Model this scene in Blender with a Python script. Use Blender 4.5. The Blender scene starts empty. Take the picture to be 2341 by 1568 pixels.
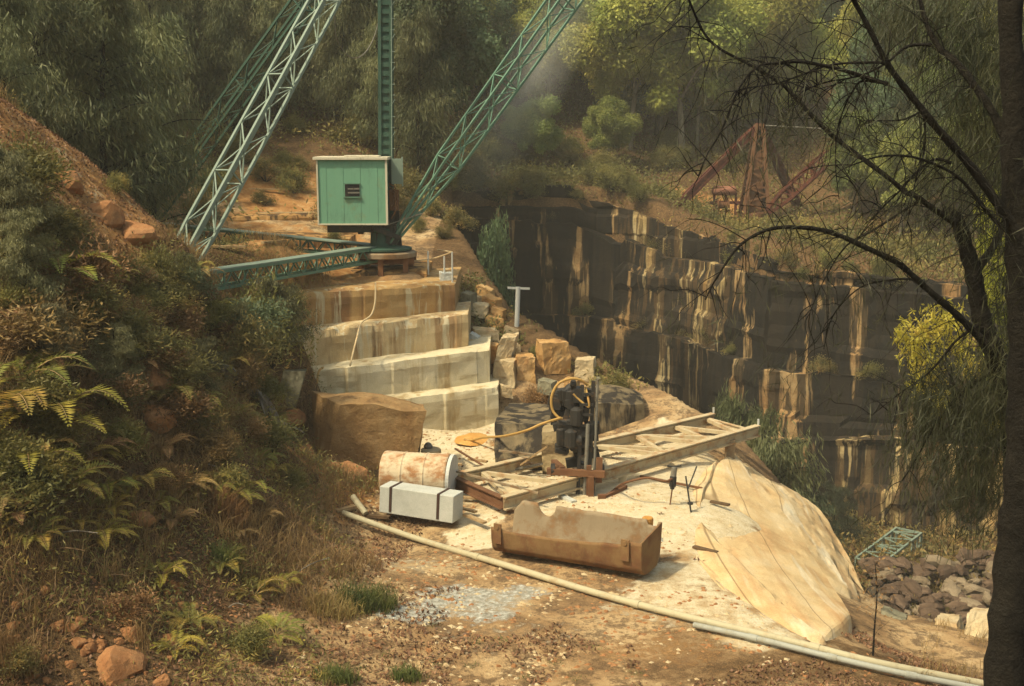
import bpy, math, random
import numpy as np
from mathutils import Vector, Matrix, noise as mnoise

random.seed(7); RNG = np.random.default_rng(7)
SC = bpy.context.scene
COL = SC.collection
R = math.radians

# ------------------------------------------------------------------ camera, sky, sun
CAMZ, PITCH, LENS = 9.1, R(10.0), 42.0
cam_d = bpy.data.cameras.new("camera"); cam = bpy.data.objects.new("camera", cam_d); COL.objects.link(cam)
cam_d.lens = LENS; cam_d.sensor_width = 36.0; cam_d.clip_start = 0.1; cam_d.clip_end = 2000
cam.location = (0, 0, CAMZ); cam.rotation_euler = (math.pi/2 - PITCH, 0, 0)
SC.camera = cam
SUN_DIR = Vector((-0.50, -0.30, 0.80)).normalized()      # towards the sun
w = bpy.data.worlds.new("World"); SC.world = w; w.use_nodes = True
nt = w.node_tree; sky = nt.nodes.new('ShaderNodeTexSky'); sky.sky_type = 'NISHITA'; sky.sun_disc = False
sky.sun_elevation = math.asin(SUN_DIR.z); sky.sun_rotation = math.atan2(SUN_DIR.x, SUN_DIR.y)
sky.dust_density = 4.0; sky.air_density = 1.0; sky.ozone_density = 1.0
hzm = nt.nodes.new('ShaderNodeMix'); hzm.data_type = 'RGBA'; hzm.blend_type = 'MULTIPLY'; hzm.inputs[0].default_value = 1.0; hzm.inputs[7].default_value = (1.0, .96, .73, 1)   # hazy, yellowish sky
nt.links.new(sky.outputs[0], hzm.inputs[6]); nt.links.new(hzm.outputs[2], nt.nodes['Background'].inputs[0]); nt.nodes['Background'].inputs[1].default_value = 0.15
HAZE = 0.00065
sd = bpy.data.lights.new("sun", 'SUN'); sun = bpy.data.objects.new("sun", sd); COL.objects.link(sun)
sd.energy = 2.8; sd.angle = R(3.0); sd.color = (1.0, 0.90, 0.66)
sun.rotation_euler = SUN_DIR.to_track_quat('Z', 'Y').to_euler(); sun.location = (0, 0, 60)
SC.view_settings.view_transform = 'Standard'; SC.view_settings.look = 'None'
SC.view_settings.exposure = 0.72; SC.view_settings.gamma = 1.0

# ------------------------------------------------------------------ photo pixel (2340 x 1568) -> world
FPX = 2340*LENS/36.0
FW = Vector((0, math.cos(PITCH), -math.sin(PITCH))); UP = Vector((0, math.sin(PITCH), math.cos(PITCH)))
def ray(px, py): return Vector(((px-1170)/FPX, 0, 0)) + UP*((784-py)/FPX) + FW
def P(px, py, Y):
    d = ray(px, py); return Vector((0, 0, CAMZ)) + d*(Y/d.y)
def G(px, py, z=0.0):
    d = ray(px, py); return Vector((0, 0, CAMZ)) + d*((z-CAMZ)/d.z)
def sstep(a, b, t):
    t = np.clip((t-a)/(b-a), 0, 1); return t*t*(3-2*t)

# ------------------------------------------------------------------ tagging and linking
def tag(o, label, cat, group=None, kind=None):
    o['label'] = label
    if cat: o['category'] = cat
    if group: o['group'] = group
    if kind: o['kind'] = kind
    return o
def thing(name, loc, label, cat, group=None):
    o = bpy.data.objects.new(name, None); COL.objects.link(o); o.location = loc; o.empty_display_size = 0.2
    return tag(o, label, cat, group)
def link_mesh(name, me, mat, parent=None):
    o = bpy.data.objects.new(name, me); COL.objects.link(o)
    if mat: me.materials.append(mat)
    if parent: o.parent = parent
    return o
def wpos(o):
    v = Vector(o.location)
    while o.parent: o = o.parent; v += o.location
    return v
def copy_tree(o, parent=None):
    c = o.copy(); COL.objects.link(c)
    if parent: c.parent = parent
    for ch in list(o.children): copy_tree(ch, c)
    return c

# ------------------------------------------------------------------ mesh builder
class MB:
    def __init__(s): s.v = []; s.f = []
    def add(s, vs, fs):
        b = len(s.v); s.v += [tuple(v) for v in vs]; s.f += [tuple(b+i for i in f) for f in fs]
    def hexa(s, p):   # 8 points: bottom 4 (ccw from above) then top 4
        s.add(p, [(3,2,1,0),(4,5,6,7),(0,1,5,4),(1,2,6,5),(2,3,7,6),(3,0,4,7)])
    def box(s, c, d, M=None):
        x, y, z = d[0]/2, d[1]/2, d[2]/2
        p = [Vector(q) for q in ((-x,-y,-z),(x,-y,-z),(x,y,-z),(-x,y,-z),(-x,-y,z),(x,-y,z),(x,y,z),(-x,y,z))]
        if M: p = [M @ q for q in p]
        s.hexa([q+Vector(c) for q in p])
    def frame(s, a, b, up=Vector((0,0,1))):
        a, b = Vector(a), Vector(b); d = (b-a).normalized()
        if abs(d.dot(up)) > .98: up = Vector((0,1,0))
        r = d.cross(up).normalized(); u = r.cross(d); return d, r, u
    def bar(s, a, b, wd, ht=None, up=Vector((0,0,1))):
        ht = ht or wd; d, r, u = s.frame(a, b, Vector(up)); a, b = Vector(a), Vector(b); r = r*wd/2; u = u*ht/2
        s.hexa([a-r-u, b-r-u, b+r-u, a+r-u, a-r+u, b-r+u, b+r+u, a+r+u])
    def ibeam(s, a, b, wd, ht, t=.025):
        a, b = Vector(a), Vector(b); u = s.frame(a, b)[2]
        s.bar(a+u*(ht/2-t/2), b+u*(ht/2-t/2), wd, t); s.bar(a-u*(ht/2-t/2), b-u*(ht/2-t/2), wd, t)
        s.bar(a, b, t, ht-2*t)
    def tube(s, pts, rad, n=8, caps=True):
        pts = [Vector(p) for p in pts]; m = len(pts)
        if not hasattr(rad, '__len__'): rad = [rad]*m
        b = len(s.v); pr = None
        for i, p in enumerate(pts):
            d = (pts[min(i+1, m-1)]-pts[max(i-1, 0)]).normalized()
            if pr is None:
                up = Vector((0,0,1)) if abs(d.z) < .95 else Vector((0,1,0)); pr = d.cross(up).normalized()
            pr = (pr-d*pr.dot(d)).normalized(); q = d.cross(pr)
            for k in range(n):
                a = 2*math.pi*k/n; s.v.append(tuple(p+(pr*math.cos(a)+q*math.sin(a))*rad[i]))
        for i in range(m-1):
            for k in range(n):
                k2 = (k+1) % n; s.f.append((b+i*n+k, b+i*n+k2, b+(i+1)*n+k2, b+(i+1)*n+k))
        if caps:
            s.f.append(tuple(b+k for k in range(n))[::-1]); s.f.append(tuple(b+(m-1)*n+k for k in range(n)))
    def lathe(s, c, prof, n=20, axis='Z'):
        c = Vector(c); b = len(s.v)
        for (r, h) in prof:
            for k in range(n):
                a = 2*math.pi*k/n; q = (r*math.cos(a), r*math.sin(a), h)
                if axis == 'X': q = (h, q[0], q[1])
                s.v.append(tuple(c+Vector(q)))
        for i in range(len(prof)-1):
            for k in range(n):
                k2 = (k+1) % n; s.f.append((b+i*n+k, b+i*n+k2, b+(i+1)*n+k2, b+(i+1)*n+k))
        s.f.append(tuple(b+k for k in range(n))[::-1]); s.f.append(tuple(b+(len(prof)-1)*n+k for k in range(n)))
    def build(s, name, mat, parent=None, smooth=False, bevel=0):
        o = Vector((0,0,0))
        if parent: o = wpos(parent)
        me = bpy.data.meshes.new(name); me.from_pydata([tuple(Vector(v)-o) for v in s.v], [], s.f); me.update()
        if smooth: me.polygons.foreach_set('use_smooth', [True]*len(me.polygons))
        ob = link_mesh(name, me, mat, parent)
        if bevel:
            md = ob.modifiers.new('bevel', 'BEVEL'); md.width = bevel; md.segments = 2; md.limit_method = 'ANGLE'
        return ob

def spline(pts, n=6):
    pts = [Vector(p) for p in pts]; out = []
    for i in range(len(pts)-1):
        p0, p1, p2, p3 = pts[max(i-1,0)], pts[i], pts[i+1], pts[min(i+2, len(pts)-1)]
        for k in range(n):
            t = k/n; out.append(.5*((2*p1)+(p2-p0)*t+(2*p0-5*p1+4*p2-p3)*t*t+(3*p1-p0-3*p2+p3)*t**3))
    return out+[pts[-1]]
def quads_mesh(name, V, mat, parent=None):           # V: (N,4,3)
    N = len(V); me = bpy.data.meshes.new(name)
    me.vertices.add(N*4); me.vertices.foreach_set('co', np.ascontiguousarray(V, dtype=np.float32).reshape(-1))
    me.loops.add(N*4); me.loops.foreach_set('vertex_index', np.arange(N*4, dtype=np.int32))
    me.polygons.add(N); me.polygons.foreach_set('loop_start', np.arange(0, N*4, 4, dtype=np.int32))
    me.update(calc_edges=True); me.validate()
    return link_mesh(name, me, mat, parent)
def unit(a): return a/np.maximum(np.linalg.norm(a, axis=-1, keepdims=True), 1e-9)
def leaves(C, L, W, D=None, jit=1.0, N_=None, rng=RNG):  # rhombic leaves at centres C; long axis near D, normal near N_
    n = len(C); L = np.broadcast_to(L, (n,))*rng.uniform(.6, 1.3, n); W = np.broadcast_to(W, (n,))*rng.uniform(.6, 1.3, n)
    d = rng.normal(size=(n, 3))*jit
    if D is not None: d = d+D
    d = unit(d); q = rng.normal(size=(n, 3))
    if N_ is not None: q = q*.55+N_
    s = unit(np.cross(d, q)); nn = np.cross(s, d)
    a = C-d*L[:, None]*.5; b = C+d*L[:, None]*.5; m = C+nn*(W[:, None]*.2)
    return np.stack([a, m-s*W[:, None]*.5, b, m+s*W[:, None]*.5], 1)
def noise2(x, y, sc, seed=0, oct_=4):   # cheap value noise, vectorised
    x = np.asarray(x, float)/sc+seed*17.13; y = np.asarray(y, float)/sc-seed*9.7; tot = 0; amp = 1; den = 0
    for _ in range(oct_):
        xi = np.floor(x); yi = np.floor(y); xf = x-xi; yf = y-yi; u = xf*xf*(3-2*xf); v = yf*yf*(3-2*yf)
        hsh = lambda i, j: np.modf(np.abs(np.sin(i*127.1+j*311.7+seed*13.7)*43758.5453))[0]
        tot = tot+amp*((hsh(xi,yi)*(1-u)+hsh(xi+1,yi)*u)*(1-v)+(hsh(xi,yi+1)*(1-u)+hsh(xi+1,yi+1)*u)*v)
        den += amp; amp *= .5; x = x*2.03; y = y*2.03
    return tot/den-.5

# ------------------------------------------------------------------ terrain height
CP = [tuple(P(*q)) for q in [
    (0,1568,16),(400,1568,17),(700,1568,18.2),(0,1300,17.5),(300,1300,19.5),(600,1300,22),(735,1190,27.0),
    (0,1000,19.5),(300,1000,22.5),(500,1000,24.8),(640,1010,28.3),(0,700,22),(300,700,26),(500,720,30),(640,700,34.5),
    (540,860,29.5),(640,960,31.5),(0,400,25),(200,450,29),(330,505,33),(385,560,35.5),(100,300,30),(0,250,28),(600,800,33.5)]]
CP += [(-4.5,41.8,4.35),(-9,34.6,4.4),(-9,41,4.5),(-3,40.5,3.8),(-2.7,43,3.9),(-7,37.6,4.2),(-12,38.5,5.2),(-14.7,47.5,5.2),(-8,45.5,4.4),
       (-10,50.2,5.2),(-5,51,5.1),(-9,46.4,4.4),(-5.5,47.2,4.35),(-12,46,4.55),(-2.5,50,4.9),(-10,54,5.9),(-5,55,6.0),(-14,60,8.6),(-9,62,8.7),(-4,64,8.0),(-2.6,54,5.2),(4,38.5,.75),(5.3,37,.6),(-2.4,47,4.3),(-2.5,66,6),(-5,75,8),(-1,60,3.2)]
CP += [(x, y, 0.0) for x, y in [(-3,30),(-5.2,33.4),(-4.4,36.5),(-6.2,36.2),(-1,36),(0,33),(0,28),(2,30),(3.5,33.5),(5,34.5),(2,25),(0,22),(-2,24),(4,22),(3,19),(0,18.5),(5.4,20),(6.5,18.5),(4.4,26),(1,38),(-2,38.5)]]
CP += [(5.9,32.5,-.25),(6.3,28,-.55),(6.3,23,-.5),(8.2,33,-1.8),(8,28,-2.0),(8,23,-1.3),(9.8,24,-1.5),(9,19,-.5),(11,20,-1.3),(12,25,-2.5),(14,16,-.5),(20,20,-2),(16,12,.9),(22,10,1.5)]
CP += [(0,0,7.3),(0,8,3.6),(0,13,1.2),(8,0,7.0),(8,8,3.3),(8,13,1.0),(-8,8,4.2),(-8,0,7.5),(-9,12,2.3),(-14,10,4.5),(20,0,6),(-20,0,9),(-25,12,9),(-22,25,12),(-20,34,12),(-30,40,16),(-22,45,12.5),(-45,20,20),(-45,60,26),(0,-12,8),(30,-10,6)]
CP += [tuple(P(*q)) for q in [(1088,722,43.0),(1140,762,42.2),(1110,806,40.8),(1150,860,39.2),(1200,874,38.9),(1270,852,39.9),(1340,870,39.6),(1180,747,42.6),(1230,815,40.8)]]
CP += [(-3,83,5.5),(4,83,5.4),(9,82,4.9),(12,80,3.6),(16,84,2.9),(16.5,72,2.6),(24,68,1.6),(30,62,1.2),(38,54,1.5),(0,92,7.2),(9,92,6.6),(20,94,6.0),(27,80,4.2),(36,74,5.5),(0,104,11),(14,104,10),(30,100,10),(50,80,12),(45,60,5),(60,50,10),
       (-18,70,13),(-12,78,13),(-8,90,14),(-30,80,22),(0,125,22),(30,125,21),(-30,115,32),(60,110,24),(0,160,40),(50,160,40),(-50,160,50),(85,120,38),(-85,100,50),(0,205,60),(85,205,62),(-85,205,70),(85,40,14),(85,0,8),(-85,0,24),(40,30,-1),(40,10,2)]
CPA = np.array(CP); _c = 1.2
def _k(a, b): return np.sqrt(((a[:, None, :]-b[None, :, :])**2).sum(-1)+_c*_c)
_n = len(CPA); _A = np.zeros((_n+3, _n+3)); _A[:_n, :_n] = -_k(CPA[:, :2], CPA[:, :2])+np.eye(_n)*-.02
_A[:_n, _n] = 1; _A[:_n, _n+1:] = CPA[:, :2]; _A[_n:, :_n] = _A[:_n, _n:].T
_W = np.linalg.solve(_A, np.concatenate([CPA[:, 2], [0,0,0]]))
CLIFF = [(-16,83),(-3.5,81),(5.2,81),(10.7,76.5),(13.9,68.5),(22.5,63.5),(27.5,59.5),(36,52),(48,44)]
PIT = [(60,21),(14,21.5),(10.5,26),(9.0,29),(8.6,33.8),(7.2,36.0),(5.6,36.9),(4.7,38.7),(3.4,40.7),(2.1,41.9),(.9,42.9),(-.1,44.2),(-1.0,46.2),(-2.2,51),(-3.2,60),(-4.0,72),(-4.8,83)] + [(-3.5,83.4),(6,83.4),(12.6,78),(15.8,70),(23.5,66),(29.2,61.8),(37.5,54.2),(52,44)]
PITZ = -12.5
def pit_dist(x, y):
    P_ = np.array(PIT); n = len(P_); dmin = np.full(x.shape, 1e9); ins = np.zeros(x.shape, bool)
    for i in range(n):
        a, b = P_[i], P_[(i+1) % n]; ab = b-a
        t = np.clip(((x-a[0])*ab[0]+(y-a[1])*ab[1])/(ab@ab), 0, 1)
        dmin = np.minimum(dmin, np.hypot(x-a[0]-t*ab[0], y-a[1]-t*ab[1]))
        c = ((a[1] > y) != (b[1] > y)) & (x < (b[0]-a[0])*(y-a[1])/(b[1]-a[1]+1e-12)+a[0]); ins ^= c
    return np.where(ins, dmin, -dmin)
def H(x, y, rough=True):
    x = np.atleast_1d(np.asarray(x, float)); y = np.atleast_1d(np.asarray(y, float)); sh = x.shape; xf = x.ravel(); yf = y.ravel()
    out = np.empty(len(xf))
    for i in range(0, len(xf), 20000):
        q = np.stack([xf[i:i+20000], yf[i:i+20000]], 1)
        out[i:i+20000] = -_k(q, CPA[:, :2])@_W[:_n]+_W[_n]+q@_W[_n+1:]
    out = out.reshape(sh)
    if rough:
        flat = sstep(.6, 2.5, np.abs(out))*.75+.25
        amp = .5*flat+1.0*sstep(45, 100, y)
        out = out+amp*(noise2(x, y, 2.2, 1)*.75+noise2(x, y, .6, 2, 3)*.22)
    d = pit_dist(x, y); f = sstep(0, 1.8, d)
    far = sstep(40, 47, y)
    return out*(1-f)+f*(PITZ+noise2(x, y, 4, 5)*1.4)
def hz(x, y): return float(H(x, y)[0])
def hit(px, py, y0=6.0, y1=180.0):     # first ground point along the line of sight
    d = ray(px, py); ys = np.concatenate([np.arange(y0, 60, .1), np.arange(60, y1, .4)]); t = ys/d.y
    xs = d.x*t; zs = CAMZ+d.z*t; g = H(xs, ys); k = np.argmax(g > zs)
    if not (g > zs).any(): k = len(ys)-1
    return Vector((xs[k], ys[k], g[k]))
#=====PART2
# ------------------------------------------------------------------ materials
def mat_new(name, rough=.9, spec=.2):
    m = bpy.data.materials.new(name); m.use_nodes = True; b = m.node_tree.nodes['Principled BSDF']
    b.inputs['Roughness'].default_value = rough; b.inputs['Specular IOR Level'].default_value = spec
    return m, m.node_tree, b
class NT:
    def __init__(s, nt): s.nt = nt; s.tc = nt.nodes.new('ShaderNodeTexCoord')
    def n(s, t): return s.nt.nodes.new(t)
    def l(s, a, b): s.nt.links.new(a, b)
    def vec(s, scale=(1,1,1), coord='Object', rot=(0,0,0)):
        m = s.n('ShaderNodeMapping'); m.inputs['Scale'].default_value = scale; m.inputs['Rotation'].default_value = rot; s.l(s.tc.outputs[coord], m.inputs[0]); return m.outputs[0]
    def noise(s, sc, detail=5, rough=.6, vec=None, dist=0):
        q = s.n('ShaderNodeTexNoise'); q.inputs['Scale'].default_value = sc; q.inputs['Detail'].default_value = detail
        q.inputs['Roughness'].default_value = rough; q.inputs['Distortion'].default_value = dist
        s.l(vec if vec else s.tc.outputs['Object'], q.inputs['Vector']); return q.outputs['Fac']
    def ramp(s, fac, stops):
        r = s.n('ShaderNodeValToRGB'); e = r.color_ramp.elements
        while len(e) < len(stops): e.new(.5)
        for i, (p, c) in enumerate(stops):
            e[i].position = p; e[i].color = (c, c, c, 1) if isinstance(c, (int, float)) else tuple(c)+(1,)
        s.l(fac, r.inputs[0]); return r.outputs['Color']
    def mix(s, f, a, b, mode='MIX'):
        m = s.n('ShaderNodeMix'); m.data_type = 'RGBA'; m.blend_type = mode
        for i, v in ((0, f), (6, a), (7, b)):
            sk = m.inputs[i]
            if isinstance(v, (int, float)): sk.default_value = v if i == 0 else (v, v, v, 1)
            elif isinstance(v, tuple): sk.default_value = v+(1,)
            else: s.l(v, sk)
        return m.outputs[2]
    def math(s, op, a, b):
        m = s.n('ShaderNodeMath'); m.operation = op
        for i, v in enumerate((a, b)):
            if isinstance(v, (int, float)): m.inputs[i].default_value = v
            else: s.l(v, m.inputs[i])
        return m.outputs[0]
    def bump(s, h, b, strength=.4, dist=.05):
        q = s.n('ShaderNodeBump'); q.inputs['Strength'].default_value = strength; q.inputs['Distance'].default_value = dist
        s.l(h, q.inputs['Height']); s.l(q.outputs[0], b.inputs['Normal'])
def stone(name, stops, sc=1.2, stain=None, sscale=(2.5,2.5,.18), lo=.48, hi=.58, stain2=None, s2=(6,6,.5), lo2=.55, hi2=.62, bump=.5, grain=35, gmix=.35, dist=.04, cracks=0, csc=1.0, fiss=None):
    m, nt_, b = mat_new(name, .93, .12); t = NT(nt_)
    c = t.ramp(t.noise(sc, 7, .65), stops)
    if stain: c = t.mix(t.ramp(t.noise(1, 5, .6, t.vec(sscale), .25), [(lo, 0.0), (hi, 1.0)]), c, t.ramp(t.noise(.8, 4), [(.3, stain), (.7, tuple(v*1.6 for v in stain))]))
    if stain2: c = t.mix(t.ramp(t.noise(1, 4, .6, t.vec(s2), .3), [(lo2, 0.0), (hi2, .85)]), c, stain2)
    g = t.noise(grain, 4, .7); c = t.mix(gmix, c, t.ramp(g, [(.3, .35), (.7, 1.0)]), 'MULTIPLY')
    if fiss: c = t.mix(t.ramp(t.noise(1, 0, .5, t.vec(fiss), 0), [(.492, 0.0), (.498, .7), (.502, .7), (.508, 0.0)]), c, (.12,.07,.03))
    if cracks:
        v = t.n('ShaderNodeTexVoronoi'); v.feature = 'DISTANCE_TO_EDGE'; v.inputs['Scale'].default_value = csc
        t.l(t.vec((1,1,2.2)), v.inputs['Vector']); c = t.mix(t.ramp(v.outputs['Distance'], [(0, cracks), (.03, 0.0)]), c, (.05,.035,.02))
    t.l(c, b.inputs['Base Color'])
    t.bump(t.math('ADD', t.noise(sc*5, 6, .7), t.math('MULTIPLY', g, .3)), b, bump, dist)
    return m
def metal(name, base, rust=(.18,.07,.025), lo=.5, hi=.62, rough=.6, sc=2.5, met=0.0, sscale=(1,1,1), dirt=(.09,.055,.03), bump=.2):
    m, nt_, b = mat_new(name, rough, .35); t = NT(nt_); b.inputs['Metallic'].default_value = met
    n1 = t.noise(sc, 7, .7, t.vec(sscale)); c = t.mix(t.ramp(n1, [(lo, 0.0), (hi, 1.0)]), base, t.ramp(t.noise(sc*4, 4), [(.3, rust), (.75, tuple(v*1.7 for v in rust))]))
    c = t.mix(t.ramp(t.noise(sc*1.7, 6, .75, t.vec((1,1,.35))), [(.52, 0.0), (.8, .65)]), c, dirt)
    t.l(c, b.inputs['Base Color']); t.l(t.ramp(n1, [(lo, rough), (hi, .9)]), b.inputs['Roughness']); t.bump(t.noise(sc*8, 4), b, bump, .01)
    return m
def leafmat(name, stops, sc=.5, trans=.35, hue=.018, rough=.55, obj=.5):
    m, nt_, b = mat_new(name, rough, .25); t = NT(nt_)
    c = t.ramp(t.noise(sc, 4, .7), stops); oi = t.n('ShaderNodeObjectInfo')
    h = t.n('ShaderNodeHueSaturation'); t.l(c, h.inputs['Color'])
    mr = t.n('ShaderNodeMapRange'); t.l(oi.outputs['Random'], mr.inputs[0]); mr.inputs[3].default_value = .5-hue; mr.inputs[4].default_value = .5+hue; t.l(mr.outputs[0], h.inputs['Hue'])
    mv = t.n('ShaderNodeMapRange'); t.l(t.math('FRACT', t.math('MULTIPLY', oi.outputs['Random'], 7.3), 0), mv.inputs[0]); mv.inputs[3].default_value = 1-obj*.6; mv.inputs[4].default_value = 1+obj*.6; t.l(mv.outputs[0], h.inputs['Value'])
    t.l(h.outputs[0], b.inputs['Base Color'])
    tr = t.n('ShaderNodeBsdfTranslucent'); t.l(h.outputs[0], tr.inputs[0]); mx = t.n('ShaderNodeMixShader'); mx.inputs[0].default_value = trans
    t.l(b.outputs[0], mx.inputs[1]); t.l(tr.outputs[0], mx.inputs[2]); t.l(mx.outputs[0], nt_.nodes['Material Output'].inputs[0])
    return m
CREAM = [(.25,(.40,.29,.15)),(.5,(.58,.46,.27)),(.8,(.68,.58,.38))]
TAN = [(.25,(.24,.13,.05)),(.5,(.42,.26,.11)),(.8,(.55,.40,.20))]
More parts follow.
